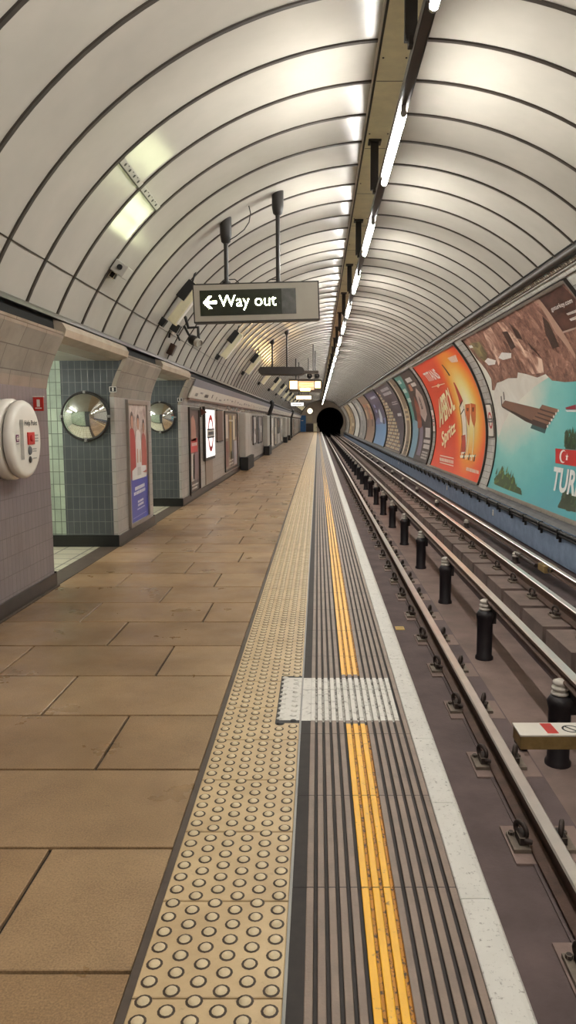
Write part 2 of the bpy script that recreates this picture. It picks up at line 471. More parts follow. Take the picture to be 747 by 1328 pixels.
# cover strips over the panel joints
mb = MB()
for k in range(k0, k1 + 1):
    y = RIB0 + k * RIBP
    if not Y0 < y < Y1: continue
    w = .022; n = 44; vs = []
    for i in range(n + 1):
        a = TR + (TL - TR) * i / n
        for dy, off in ((-w, -.004), (-w * .8, .012), (w * .8, .012), (w, -.004)):
            x, z = arc(a, off); vs.append((x, y + dy, z))
    fs = [(i * 4 + j, i * 4 + j + 1, (i + 1) * 4 + j + 1, (i + 1) * 4 + j) for i in range(n) for j in range(3)]
    mb.add(vs, fs, 'rib', False)
# lengthwise joint low on the platform side
aj = PI - math.asin((2.742 - ZC) / R)
for da in (-.0016, .0016): pass
p0 = arc(aj - .0016, .003); p1 = arc(aj + .0016, .003)
mb.face([(p0[0], Y0, p0[1]), (p1[0], Y0, p1[1]), (p1[0], Y1, p1[1]), (p0[0], Y1, p0[1])], 'rib')
struct(mb.build('trim_1'))

# cream cover strip along the crown, with its edge rails and screws
mb = MB()
mb.box(.485, .715, Y0, Y1, 4.305, 4.36, 'strip')
for x in (.468, .716): mb.box(x, x + .016, Y0, Y1, 4.315, 4.37, 'dark')
mb.box(.452, .466, Y0, Y1, 4.322, 4.37, 'white')
y = 3.1
while y < 40:
    for x in (.51, .69): mb.cyl((x, y, 4.306), (x, y, 4.300), .008, 'dark', 8)
    mb.box(.487, .713, y + .40, y + .408, 4.3035, 4.31, 'dark')
    y += 1.55
struct(mb.build('trim_2'))

# ---- left wall: three solid piers with two openings
PROF = [(-2.40, 0), (-2.40, 1.78), (-2.385, 1.86), (-2.355, 1.96), (-2.315, 2.06), (-2.27, 2.15), (-2.235, 2.22), (-2.225, 2.27)]
TOP = [(-2.25, 2.27), (-2.31, 2.30), (-2.32, 2.42), (-2.6, 2.55)]
OPEN = [(6.70, 8.90), (10.84, 13.20)]
SEG = [(Y0, 6.70, 'near_tile'), (8.90, 10.84, 'wall_tile'), (13.20, Y1, 'wall_tile')]
mb = MB()
for ya, yb, low in SEG:
    s = 0
    for i in range(len(PROF) - 1):
        (xa, za), (xb, zb) = PROF[i], PROF[i + 1]; l = math.hypot(xb - xa, zb - za)
        mat = low if i == 0 else 'upper_tile'
        mb.face([(xa, ya, za), (xa, yb, za), (xb, yb, zb), (xb, ya, zb)], mat, [(ya, s), (yb, s), (yb, s + l), (ya, s + l)]); s += l
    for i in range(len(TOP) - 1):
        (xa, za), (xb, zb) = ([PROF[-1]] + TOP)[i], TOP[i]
        mb.face([(xa, ya, za), (xa, yb, za), (xb, yb, zb), (xb, ya, zb)], 'recess_shade', [(0, 0)] * 4)
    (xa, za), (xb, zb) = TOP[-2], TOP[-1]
    mb.face([(xa, ya, za), (xa, yb, za), (xb, yb, zb), (xb, ya, zb)], 'recess_shade', [(0, 0)] * 4)
    for ye in (ya, yb):                              # the ends of a pier: dark tiled passage walls
        pts = PROF + TOP + [(-2.6, 2.2), (-6.2, 2.2), (-6.2, 0)]
        uvs = [(-p[0], p[1]) for p in pts]
        c = [(x, ye, z) for x, z in pts]
        mb.face(c if ye == ya else c[::-1], 'jamb_tile', uvs if ye == ya else uvs[::-1])
        d = -.002 if ye == ya else .002
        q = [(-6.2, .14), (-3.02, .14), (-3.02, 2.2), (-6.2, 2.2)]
        mb.face([(x, ye + d, z) for x, z in q], 'lit_jamb', [(-x, z) for x, z in q])  # lit patch deeper in the passage, painted as paler tiles
        # glazed quoin along the corner
        for i in range(len(PROF) - 1):
            (xa2, za2), (xb2, zb2) = PROF[i], PROF[i + 1]
            d = -.002 if ye == ya else .002
            mb.face([(xa2 - .05, ye + d, za2), (xa2 + .001, ye + d, za2), (xb2 + .001, ye + d, zb2), (xb2 - .05, ye + d, zb2)], 'wall_tile' if i == 0 else 'upper_tile', [(0, za2), (.05, za2), (.05, zb2), (0, zb2)])
struct(mb.build('wall_left'))
# headers over the openings and the passages behind
mb = MB()
for ya, yb in OPEN:
    hp = [(-2.33, 2.20), (-2.22, 2.24), (-2.205, 2.30), (-2.24, 2.36), (-2.31, 2.38), (-2.32, 2.42), (-2.6, 2.55), (-2.6, 2.20)]
    mb.prism(hp, ya, yb, 'header', True)
    mb.box(-6.2, -2.6, ya, yb, 2.2, 2.3, 'lightgrey')
struct(mb.build('passage_ceiling'))
mb = MB()
for ya, yb in OPEN:
    mb.face([(-6.2, ya, 0), (-6.2, yb, 0), (-6.2, yb, 2.3), (-6.2, ya, 2.3)], 'pass_wall', [(ya, 0), (yb, 0), (yb, 2.3), (ya, 2.3)])
struct(mb.build('wall_passage'))
mb = MB()
for ya, yb in OPEN:
    mb.face([(-6.2, ya, -.004), (-2.62, ya, -.004), (-2.62, yb, -.004), (-6.2, yb, -.004)], 'pass_floor', [(-6.2, ya), (-2.62, ya), (-2.62, yb), (-6.2, yb)])
    mb.face([(-2.62, ya, -.003), (-2.40, ya, -.003), (-2.40, yb, -.003), (-2.62, yb, -.003)], 'threshold', [(0, 0)] * 4)
struct(mb.build('passage_floor'))
mb = MB()
for ya, yb, low in SEG:
    mb.box(-2.41, -2.383, ya - .02, yb + .02, 0, .125, 'skirt')
    mb.box(-2.385, -2.36, ya - .02, yb + .02, 0, .012, 'threshold')
for ye, s in ((8.90, -1), (13.20, -1), (6.70, 1), (10.84, 1)):
    mb.box(-6.2, -2.384, min(ye, ye + s * .022), max(ye, ye + s * .022), 0, .14, 'skirt2')
struct(mb.build('baseboard_left'))
# springing rail between wall and vault
mb = MB()
mb.box(-2.325, -2.265, Y0, Y1, 2.385, 2.412, 'skirt')
mb.box(-2.30, -2.262, Y0, Y1, 2.412, 2.424, 'beam')
struct(mb.build('trim_3'))

# ---- right wall
mb = MB()
def rband(a0, a1, mat, off=0., n=1):
    for i in range(n):
        p, q = a0 + (a1 - a0) * i / n, a0 + (a1 - a0) * (i + 1) / n
        (xa, za), (xb, zb) = arc(p, off), arc(q, off)
        mb.face([(xa, Y0, za), (xa, Y1, za), (xb, Y1, zb), (xb, Y0, zb)], mat, [(Y0, p * R), (Y1, p * R), (Y1, q * R), (Y0, q * R)])
rband(-.42, th_at(3.30), 'right_tile', 0, 30)
rband(th_at(3.30), th_at(3.36), 'right_tile', .03, 2)
rband(th_at(3.36), th_at(3.42), 'mosaic', .05, 2)
rband(th_at(3.42), TR + .02, 'recess_shade', .0, 2)  # shadow band along the vault edge, painted near black
struct(mb.build('wall_right'))
mb = MB()
x, z = arc(th_at(3.36), .035); mb.cyl((x, Y0, z), (x, Y1, z), .018, 'lightgrey', 8)
x, z = arc(TR, .05); mb.cyl((x, Y0, z), (x, Y1, z), .05, 'rib', 8)
x, z = arc(TR - .016, .05); mb.cyl((x, Y0, z), (x, Y1, z), .02, 'skirt', 8)
struct(mb.build('trim_4'))
# blue wall under the posters, ledge above it
mb = MB()
mb.prism([(3.64, -.64), (3.62, -.10), (3.66, -.06), (3.74, -.03), (3.80, .035), (4.1, .035), (4.1, -.64)], Y0, Y1, 'bluewall')
mb.prism([(3.615, -.098), (3.66, -.052), (3.74, -.02), (3.785, .02), (3.83, .02), (3.83, -.098)], Y0, Y1, 'ledge')
struct(mb.build('wall_trackside'))

# ---- track bed
mb = MB()
mb.box(.50, 1.36, Y0, Y1 + 20, -.95, -.62, 'bed')
mb.box(1.035, 1.345, Y0, Y1 + 20, -.62, -.612, 'bed')
mb.box(1.30, 1.38, Y0, Y1 + 20, -1.3, -.66, 'dark_edge')
mb.box(1.30, 2.60, Y0, Y1 + 20, -1.35, -1.15, 'pit')
mb.box(2.42, 4.1, Y0, Y1 + 20, -1.3, -.68, 'bed')
CH0, CHP = 3.53, .886
NCH = 118
for k in range(NCH):
    y = CH0 + (k - 3) * CHP
    mb.box(.955, 1.345, y - .17, y + .17, -.62, -.610, 'pit')
    mb.box(2.34, 2.95, y - .385, y + .385, -.9, -.62, 'block')
struct(mb.build('track_bed'))
mb = MB()
mb.box(-2.45, .50, Y0, Y1, -.4, -.014, 'grout')
mb.box(.40, .545, Y0, Y1, -.4, -.012, 'dark_edge')
mb.box(.36, .50, Y0, Y1, -1.0, -.2, 'dark_edge')
struct(mb.build('platform_base'))

# ---- flagstones: 0.6 m courses, 0.9 m stones in running bond
mb = MB(); rng = random.Random(3)
y = 1.885 - .6 * 8; row = 0
while y < Y1:
    yb = min(Y1, y + .6); xs = [-.53, -2.395]
    off = -.98 if row % 2 == 0 else -.55
    x = off + .9
    cuts = []
    while x > -2.4:
        if -2.34 < x < -.58: cuts.append(x + rng.uniform(-.04, .04))
        x -= .9
    if rng.random() < .35: cuts = [c + .12 for c in cuts if c + .12 < -.62]
    xs = [-.508] + sorted(cuts, reverse=True) + [-2.395]
    for a, b in zip(xs, xs[1:]):
        g = .0065; h = rng.uniform(-.0010, .0010); e = .0025
        x0, x1, p, q = b + g, a - g, y + g, yb - g
        v = [(x0, p, -.014), (x1, p, -.014), (x1, q, -.014), (x0, q, -.014), (x0, p, -.002 + h), (x1, p, -.002 + h), (x1, q, -.002 + h), (x0, q, -.002 + h),
             (x0 + e, p + e, h), (x1 - e, p + e, h), (x1 - e, q - e, h), (x0 + e, q - e, h)]
        mb.add(v, [(0, 1, 5, 4), (1, 2, 6, 5), (2, 3, 7, 6), (3, 0, 4, 7), (4, 5, 9, 8), (5, 6, 10, 9), (6, 7, 11, 10), (7, 4, 8, 11), (8, 9, 10, 11)], 'slab')
    y += .6; row += 1
struct(mb.build('floor'))

# ---- blister paving
PX0, PX1, PY0, PY1 = -.195, .41, 3.62, 4.25        # painted white patch
mb = MB()
TX0, TX1 = -.487, -.092
mb.box(-.512, -.488, Y0, Y1, -.02, -.004, 'threshold')
y = 1.791 - .4 * 8
while y < Y1:
    g = .0028; x0, x1, p, q = TX0, TX1, y + g, y + .4 - g
    e = .003
    mb.add([(x0, p, -.014), (x1, p, -.014), (x1, q, -.014), (x0, q, -.014), (x0, p, -.002), (x1, p, -.002), (x1, q, -.002), (x0, q, -.002), (x0 + e, p + e, 0), (x1 - e, p + e, 0), (x1 - e, q - e, 0), (x0 + e, q - e, 0)],
           [(0, 1, 5, 4), (1, 2, 6, 5), (2, 3, 7, 6), (3, 0, 4, 7), (4, 5, 9, 8), (5, 6, 10, 9), (6, 7, 11, 10), (7, 4, 8, 11), (8, 9, 10, 11)], 'tact')
    if 1.2 < y < 48:
        n = 12 if y < 8 else (8 if y < 20 else 6)
        for cx in range(6):
            for ry in range(6):
                X = TX0 + .033 + cx * .0662; Y = y + .02 + ry * .0662 + (.033 if cx % 2 == 0 else 0) + .004
                pt = X > PX0 and PY0 < Y < PY1
                bd = not pt and X > PX0 - .022 and PY0 - .04 < Y < PY1 + .03
                md = 'patch' if pt else ('blackpaint' if bd else 'dome'); mr = 'patchgroove' if pt else ('blackpaint' if bd else 'domering')
                rg = [(X + r * math.cos(2 * PI * i / n), Y + r * math.sin(2 * PI * i / n), z) for r, z in ((.0235, .0004), (.0165, .0012), (.0130, .0050), (.007, .0062)) for i in range(n)]
                mb.add(rg, [(i, (i + 1) % n, n + (i + 1) % n, n + i) for i in range(n)], mr)
                mb.add(rg[n:], [(k * n + i, k * n + (i + 1) % n, (k + 1) * n + (i + 1) % n, (k + 1) * n + i) for k in range(2) for i in range(n)] + [tuple(range(2 * n, 3 * n))], md, True)
    y += .4
# painted patch over the last column of blisters with its black border
mb.face([(-.213, PY0 - .035, .0007), (TX1, PY0 - .035, .0007), (TX1, PY1 + .03, .0007), (-.213, PY1 + .03, .0007)], 'blackpaint')
mb.face([(PX0, PY0, .0011), (TX1, PY0, .0011), (TX1, PY1, .0011), (PX0, PY1, .0011)], 'patch')
struct(mb.build('tactile_paving'))

# ---- ribbed edge tiles
mb = MB()
mb.box(-.091, -.082, Y0, Y1, -.02, .0005, 'grey')
RX0, RPI, GW, GD = -.036, .0355, .0125, .009
xs = [(-.082, 'flat')]
brk = sorted(set([Y0, PY0, PY1, PY0 - .04, PY1 + .06, Y1] + [1.06 + .6 * k for k in range(-12, 175) if Y0 < 1.06 + .6 * k < Y1]))
joints = set(round(1.06 + .6 * k, 3) for k in range(-12, 175))
for a, b in zip(brk, brk[1:]):
    if b - a < .004: continue
    ja = .002 if round(a, 3) in joints else 0; jb = .002 if round(b, 3) in joints else 0
    p, q = a + ja, b - jb; ym = (a + b) / 2
    patch = PY0 <= ym <= PY1
    nearpatch = PY0 - .04 <= ym <= PY1 + .06
    def q4(x0, x1, z0, z1, mat): mb.face([(x0, p, z0), (x1, p, z1), (x1, q, z1), (x0, q, z0)], mat)
    def matof(x, top):
        if patch and PX0 < x < PX1: return 'patch' if top else 'patchgroove'
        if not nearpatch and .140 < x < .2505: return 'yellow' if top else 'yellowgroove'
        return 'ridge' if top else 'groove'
    q4(-.082, RX0, -.001, -.001, 'patch' if patch else 'groove')
    x = RX0
    while x < .448:
        xe = min(x + RPI - GW, .449); xc = (x + xe) / 2
        q4(x, x + .002, -.0015, 0, matof(xc, True)); q4(x + .002, xe - .002, 0, 0, matof(xc, True)); q4(xe - .002, xe, 0, -.0015, matof(xc, True))
        q4(xe, xe + .002, -.0015, -GD, matof(xe, False)); gx = min(x + RPI, .449)
        q4(xe + .002, gx - .002, -GD, -GD, matof(xe, False)); q4(gx - .002, gx, -GD, -.0015, matof(xe, False))
        x += RPI
    for xe, s in ((-.082, 1), (.449, 1)): pass
    if jb:
        mb.face([(-.082, q, -.008), (.449, q, -.008), (.449, q + .004, -.008), (-.082, q + .004, -.008)], 'groove')
struct(mb.build('platform_edge_ribbed_tiles'))
# ---- white nosing
mb = MB()
y = Y0
while y < Y1:
    yb = min(Y1, y + .6); g = .0012
    mb.prism([(.451, -.012), (.451, -.002), (.455, .0005), (.47, .001), (.535, .001), (.548, -.002), (.556, -.012), (.556, -.13), (.50, -.13)], y + g, yb - g, 'whitepaint')
    y += .6
struct(mb.build('platform_edge_nosing'))

# ---- end wall, running tunnel, blue door
PCX, PCZ, PR = 1.72, 1.50, 1.88
mb = MB()
def endwall(y, hole, mat):
    n = 64; outer = []; inner = []
    bm = bmesh.new()
    o = [bm.verts.new((-2.7, y, -1.3)), bm.verts.new((4.3, y, -1.3)), bm.verts.new((4.3, y, 4.7)), bm.verts.new((-2.7, y, 4.7))]
    es = [bm.edges.new((o[i], o[(i + 1) % 4])) for i in range(4)]
    if hole:
        ir = []
        for i in range(41):
            a = PI * 1.22 - PI * 1.44 * i / 40
            ir.append(bm.verts.new((PCX + PR * math.cos(a), y, PCZ + PR * math.sin(a))))
        ir.append(bm.verts.new((ir[-1].co.x, y, -1.1))); ir.append(bm.verts.new((ir[0].co.x, y, -1.1)))
        es += [bm.edges.new((ir[i], ir[(i + 1) % len(ir)])) for i in range(len(ir))]
    bmesh.ops.triangle_fill(bm, edges=es, use_beauty=True)
    vs = [v.co.copy() for v in bm.verts]; bm.verts.index_update()
    fs = [tuple(v.index for v in f.verts) for f in bm.faces]
    bm.free(); mb.add(vs, fs, mat)
endwall(Y1, True, 'endwall')
mb.box(-1.62, -.62, Y1 - .06, Y1, .0, 1.15, 'skirt')
mb.box(-1.55, -.75, Y1 - .05, Y1, 1.35, 2.2, 'cream')
struct(mb.build('wall_end'))
mb = MB(); endwall(Y0, False, 'endwall'); struct(mb.build('wall_back'))
mb = MB()
n = 28; ring = [(PCX + PR * math.cos(a), PCZ + PR * math.sin(a)) for a in [PI * 1.22 - PI * 1.44 * i / n for i in range(n + 1)]]
vs = [(x, Y1, z) for x, z in ring] + [(x, Y1 + 20, z) for x, z in ring]
mb.add(vs, [(i, i + 1, n + 2 + i, n + 1 + i) for i in range(n)], 'tunnel', True)
mb.face([(-1, Y1 + 20, -1.3), (4.5, Y1 + 20, -1.3), (4.5, Y1 + 20, 4), (-1, Y1 + 20, 4)], 'tunnel')
struct(mb.build('running_tunnel'))
mb = MB(); mb.box(-2.62, -1.68, Y1 - .07, Y1 - .02, 0, 2.22, 'blue'); mb.box(-2.66, -1.64, Y1 - .04, Y1 - .01, 0, 2.28, 'blue')
d = struct(mb.build('door_1'))
mb = MB(); mb.box(-1.84, -1.80, Y1 - .12, Y1 - .07, .95, 1.15, 'chrome'); mb.build('handle', d, .004)
mb = MB(); mb.box(-2.30, -2.0, Y1 - .075, Y1 - .0702, 1.5, 1.62, 'white'); mb.build('notice', d)

# ================================================================== THE THINGS
# ---- lighting beam with its hangers
TUBE0, TUBEP, TUBEL = 2.69, 3.0, 1.63
BX = .62
beam = thing('lighting_beam', (BX, 0, 3.75), 'long brown steel beam hung along the crown, carrying the fluorescent tubes', 'beam')
mb = MB(); mb.box(BX - .031, BX + .031, Y0 + .1, Y1 - .3, 3.755, 3.835, 'beam')
mb.box(BX - .036, BX - .029, Y0 + .1, Y1 - .3, 3.75, 3.765, 'dark'); mb.box(BX + .029, BX + .036, Y0 + .1, Y1 - .3, 3.75, 3.765, 'dark')
mb.build('beam', beam)
h0 = None
for k in range(-1, 32):
    y = 7.95 + TUBEP * k
    if h0 is None:
        mb = MB(); mb.box(BX - .085, BX - .005, y - .02, y + .02, 3.83, 4.30, 'dark'); mb.box(BX - .11, BX + .02, y - .07, y + .07, 4.285, 4.305, 'dark')
        mb.box(BX - .06, BX + .05, y - .035, y + .035, 3.80, 3.86, 'dark')
        h0 = mb.build('hanger', beam, .004, (BX - .045, y, 4.3)); hy = y
    else:
        c = h0.copy(); COL.objects.link(c); c.parent = beam; c.location = h0.location + Vector((0, y - hy, 0))
for a in range(2): pass
# ---- fluorescent tubes
def fluo(x, y, z, L, label, group, mt='tube'):
    t = thing('fluorescent_light', (x, y, z), label, 'light', group)
    mb = MB(); mb.cyl((x, y + .03, z), (x, y + L - .03, z), .024, mt, 12); mb.build('tube', t)
    for yy in (y, y + L - .035):
        mb = MB(); mb.cyl((x, yy, z), (x, yy + .035, z), .023, 'tubecap', 12)
        mb.box(x - .018, x + .018, yy + .004, yy + .031, z, z + .055, 'tubecap'); mb.build('lamp_holder', t)
    return t
f0 = fluo(BX + .0, TUBE0, 3.70, TUBEL, 'lit fluorescent tube under the brown beam, the first one, cut by the picture top', 'tubes under the lighting beam')
yk = TUBE0; i = 0
for k in range(-3, 33):
    y = TUBE0 + TUBEP * k
    if k == 0 or y + TUBEL > Y1: continue
    c = copy_tree(f0); c.location = (BX, y, 3.70)
    if k < 0: c['label'] = 'lit fluorescent tube on the beam behind the viewpoint, %s back' % ordinal(-k - 1)
    else: c['label'] = 'lit fluorescent tube under the brown beam, %s one along from the top of the picture' % ordinal(k)
for j, (ya, yb) in enumerate(OPEN):
    for q, xx in enumerate((-4.0, -5.3)):
        t = fluo(xx, (ya + yb) / 2 - .6, 2.13, 1.2, 'lit tube on the ceiling %s the %s cross passage' % (('near the mouth of', 'deep inside')[q], ('first', 'second')[j]), 'tubes in the cross passages', 'tubedim')

# ---- Way out sign
WS = thing('way_out_sign', (-.725, 9.12, 2.68), 'hanging grey box sign lit with an arrow and the words Way out', 'sign')
rot = Matrix.Translation((-.725, 9.12, 2.893)) @ Matrix.Rotation(math.radians(-1.75), 4, 'Y') @ Matrix.Rotation(math.radians(1.2), 4, 'Z')
W2, H2 = .735, .214
mb = MB(); mb.box(-W2, W2, -.07, .07, -H2, H2, 'signgrey', rot); mb.build('casing', WS, .006)
mb = MB()
for a in ((-W2 - .004, W2 + .004, -.072, .072, H2 - .004, H2 + .010), (-W2 - .004, W2 + .004, -.072, .072, -H2 - .012, -H2 + .004), (-W2 - .008, -W2 + .006, -.072, .072, -H2 - .008, H2 + .008), (W2 - .006, W2 + .008, -.072, .072, -H2 - .008, H2 + .008)):
    mb.box(*a, 'dark', rot)
mb.build('edge_trim', WS)['label'] = 'dark edging around the casing'
mb = MB(); mb.box(-.662, .30, -.076, -.068, -.147, .147, 'signdark', rot); mb.box(.30, .468, -.076, -.068, -.147, .147, 'signdark2', rot); mb.box(-.665, .47, .068, .076, -.15, .15, 'signdark', rot)
mb.build('display_panel', WS)['label'] = 'dark display window'
def rsurf(m, x0, x1, z0, z1, y):
    def f(u, v, off): return m @ Vector((x0 + (x1 - x0) * u, y - off, z0 + (z1 - z0) * v))
    return f
sf = rsurf(rot, -.662, .468, -.147, .147, -.076)
mb = MB()
def uvs(x, z): return ((x + .662) / 1.13, (z + .147) / .294)
letters(mb, sf, 'Way out', [uvs(-.435, -.088), uvs(.235, -.088), uvs(.235, .085), uvs(-.435, .085)], 'signtext', .003, -.012)
mb.build('lettering', WS)
mb = MB()
ax, az = -.545, .008
for poly in ([(-.625, az), (-.555, az + .07), (-.520, az + .07), (-.578, az + .015), (-.465, az + .015), (-.465, az - .015), (-.578, az - .015), (-.520, az - .07), (-.555, az - .07)],):
    decal(mb, sf, [uvs(*p) for p in poly], 'signtext', .003, 0)
mb.build('arrow', WS)
for px, pz in ((-1.08, 3.81), (-.468, 4.13)):
    mb = MB(); mb.cyl((px, 9.12, 3.10), (px, 9.12, pz), .026, 'dark', 12); mb.cyl((px, 9.12, 3.10), (px, 9.12, 3.135), .05, 'dark', 12)
    p = mb.build('pole', WS, 0, (px, 9.12, 3.1))
    mb = MB(); mb.lathe((px, 9.12, pz - .24), (0, 0, 1), [(.03, 0), (.055, .02), (.07, .10), (.07, .30)], 'dark', 14); mb.build('ceiling_cup', p)
mb = MB(); mb.tube([(-.80, 9.05, 3.98), (-.78, 9.05, 3.90), (-.80, 9.06, 3.80), (-.86, 9.08, 3.72), (-.96, 9.1, 3.65), (-1.05, 9.1, 3.60)], .006, 'black', 6)
mb.build('cable', WS); mb = MB(); mb.tube([(-1.05, 9.12, 3.16), (-.98, 9.12, 3.165), (-.93, 9.12, 3.12)], .006, 'black', 6); mb.build('cable', WS); mb = MB(); mb.tube([(-.49, 9.12, 3.16), (-.56, 9.12, 3.165), (-.62, 9.12, 3.12)], .006, 'black', 6)
mb.build('cable', WS)

# ---- speakers up the left haunch of the vault
def frame_at(th, y, off=0):
    x, z = arc(th, off)
    n = Vector((-math.cos(th), 0, -math.sin(th))); t = Vector((math.sin(th), 0, -math.cos(th))) * -1   # t points up the vault on the left side
    if t.z < 0: t = -t
    return Matrix(((t.x, 0, n.x, x), (t.y, 1, n.y, y), (t.z, 0, n.z, z), (0, 0, 0, 1)))
SY = [10.15, 15.6, 20.8, 26.4, 31.8, 37.3, 42.7, 48.1, 53.5, 58.9, 64.3, 69.7, 75.1, 80.5, 85.9, 91.3]
ths = PI - math.asin((3.115 - ZC) / R)
sp0 = None
for i, y in enumerate(SY):
    lab = 'cream slanting loudspeaker box on the curved ceiling, %s along from the way out sign' % ordinal(i)
    if sp0 is None:
        m = frame_at(ths, y)
        sp0 = thing('wall_speaker', m.translation, lab, 'speaker', 'loudspeakers along the vault'); g = sp0
        mb = MB(); mb.box(-.30, .30, -.065, .085, .075, .20, 'strip', m); mb.build('speaker_case', sp0, .012)
        mb = MB(); mb.box(-.27, .27, -.05, .07, .1995, .206, 'white', m); mb.build('grille', sp0)
        for s0, s1, y0_, y1_ in ((-.42, -.31, -.10, .02), (.02, .29, -.125, -.085)):
            mb = MB(); mb.box(s0, s1, y0_, y1_, -.01, .09 if s0 < -.2 else .12, 'black', m); mb.build('bracket', sp0, .006)
        mb = MB(); mb.tube([m @ Vector(p) for p in ((.25, -.11, .08), (.38, -.12, .03), (.45, -.08, .005))], .012, 'black'); mb.build('cable', sp0)
        sy = y
    else:
        c = copy_tree(sp0); c.location = sp0.location + Vector((0, y - sy, 0)); c['label'] = lab

# ---- swing-arm camera by the first speaker
def cm(px): pass
m = frame_at(PI - math.asin((2.78 - ZC) / R), 11.0)
cc = thing('security_camera', m.translation, 'security camera on a bent black swing arm below the first loudspeaker box', 'camera')
mb = MB(); mb.box(-.03, .27, -.14, .03, -.005, .03, 'lightgrey', m); mb.box(.0, .13, -.24, -.13, -.005, .12, 'black', m); mb.build('mounting_plate', cc, .005)
mb = MB(); mb.tube([(-2.02, 11.0, 2.90), (-1.97, 11.0, 3.03), (-1.90, 11.0, 2.98), (-1.86, 11.0, 2.83), (-1.72, 11.0, 2.84), (-1.715, 11.0, 2.66)], .024, 'black', 10)
mb.tube([(-1.92, 11.0, 2.86), (-1.86, 11.0, 2.74), (-1.76, 11.0, 2.64)], .018, 'black', 8)
mb.tube([(-2.12, 10.9, 2.68), (-2.09, 10.9, 2.82), (-2.04, 10.9, 2.82), (-1.97, 10.9, 2.64)], .014, 'black', 8); mb.build('swing_arm', cc)
d = Vector((.62, -.5, -.36)).normalized(); o = Vector((-1.80, 11.0, 2.66))
mb = MB(); mb.lathe(o, d, [(.03, -.04), (.07, -.025), (.075, .05), (.058, .08), (.058, .10)], 'dark', 18); cb = mb.build('camera_body', cc)
mb = MB(); mb.lathe(o + d * .09, d, [(.06, 0), (.062, .07), (.054, .075), (.052, .04)], 'lightgrey', 18); mb.build('lens_hood', cb)
# small junction box and floodlight
m = frame_at(PI - math.asin((2.573 - ZC) / R), 11.36)
jb = tag((lambda q: (q.box(-.085, .085, -.075, .075, -.004, .07, 'rust', m), q.box(-.07, .07, -.06, .06, .07, .078, 'beam', m), q.build('junction_box', None, .004, m.translation))[2])(MB()), 'small brown junction box on the ceiling panels below the swing-arm camera', 'junction box')
m = frame_at(PI - math.asin((3.0 - ZC) / R), 7.43)
fl = thing('ceiling_camera', m.translation, 'small pale square camera with a black lens fixed high on the curved ceiling alone', 'camera')
mb = MB(); mb.box(-.07, .05, -.10, .10, .015, .15, 'lightgrey', m); mb.build('camera_body', fl, .01)
mb = MB(); mb.cyl(m @ Vector((.0, -.098, .085)), m @ Vector((.0, -.115, .085)), .026, 'black', 14); mb.build('lens', fl)
mb = MB(); mb.box(-.05, .03, .09, .19, .0, .06, 'strip', m); mb.box(-.13, -.07, .02, .09, .0, .05, 'dark', m); mb.build('bracket', fl, .004)
# perforated joint plate
ang = PI - math.asin((3.495 - ZC) / R)
pp = thing('perforated_plate', frame_at(ang, 6.5).translation, 'narrow perforated metal strip bolted across two ceiling panels', 'metal strip')
for q, (ya, yb) in enumerate(((6.03, 6.65), (6.71, 7.34))):
    m = frame_at(ang, 0); mb = MB(); mb.box(-.026, .026, ya, yb, -.004, .010, 'lightgrey', m); mb.box(-.036, -.028, ya, yb, -.004, .012, 'dark', m)
    e = mb.build('plate', pp)
    mb = MB()
    for j in range(4):
        yy = ya + .09 + j * .14; mb.cyl(m @ Vector((.0, yy, .0118)), m @ Vector((.0, yy, .0135)), .015, 'dark', 10)
        if j < 3: mb.cyl(m @ Vector((.015, yy + .07, .0118)), m @ Vector((.015, yy + .07, .0135)), .006, 'dark', 8)
    mb.build('bolt_holes', e)

# ---- help point
hp = thing('help_point', (-2.40, 5.75, 1.36), 'round white help point disc on the near tiled wall', 'help point')
O = Vector((-2.40, 5.75, 1.36))
mb = MB(); mb.lathe(O, (1, 0, 0), [(.27, .001), (.305, .002), (.31, .03), (.31, .075), (.295, .09), (.27, .092)], 'white2', 48); mb.build('back_shell', hp)
mb = MB(); mb.lathe(O, (1, 0, 0), [(.262, .085), (.262, .115)], 'grey', 48); mb.build('shadow_gap', hp)['label'] = 'grey recessed groove'
mb = MB(); mb.lathe(O, (1, 0, 0), [(.275, .108), (.295, .115), (.298, .15), (.285, .172), (.255, .180), (.10, .182), (.001, .182)], 'white2', 48); fd = mb.build('front_disc', hp)
XF = .183
def hsurf(u, v, off): return (-2.40 + XF + off, 5.75 + (u - .5) * .6, 1.36 + (v - .5) * .6)
def hq(y0, y1, z0, z1): return [(((y) - 5.75) / .6 + .5, (z - 1.36) / .6 + .5) for y, z in ((y0, z0), (y1, z0), (y1, z1), (y0, z1))]
mb = MB(); letters(mb, hsurf, 'Help Point', hq(5.69, 5.945, 1.455, 1.505), 'black', .002, .015); mb.build('lettering', fd)
mb = MB(); decal(mb, hsurf, hq(5.60, 5.665, 1.21, 1.51), 'lightgrey', .001, 0); 
rr = random.Random(5)
for j in range(40):
    for q in range(7):
        yy = 5.606 + q * .0085; zz = 1.215 + j * .0073
        decal(mb, hsurf, hq(yy, yy + .004, zz, zz + .004), 'grey', .002, 0)
mb.build('speaker_grille', fd)
mb = MB(); mb.box(-2.40 + XF, -2.40 + XF + .008, 5.735, 5.87, 1.32, 1.415, 'red'); eb = mb.build('emergency_button_plate', fd, .003); eb['label'] = 'red call button plate'
mb = MB(); mb.lathe((-2.40 + XF + .008, 5.80, 1.368), (1, 0, 0), [(.026, 0), (.026, .008), (.02, .012), (.001, .012)], 'ringred', 18); mb.build('button', eb)
for z, r, mt in ((1.275, .030, 'ledge'), (1.205, .022, 'skirt')):
    mb = MB(); mb.lathe((-2.40 + XF, 5.775, z), (1, 0, 0), [(r + .004, 0), (r + .004, .004), (r, .008), (.001, .009)], mt, 18); mb.build('button', fd)
mb = MB()
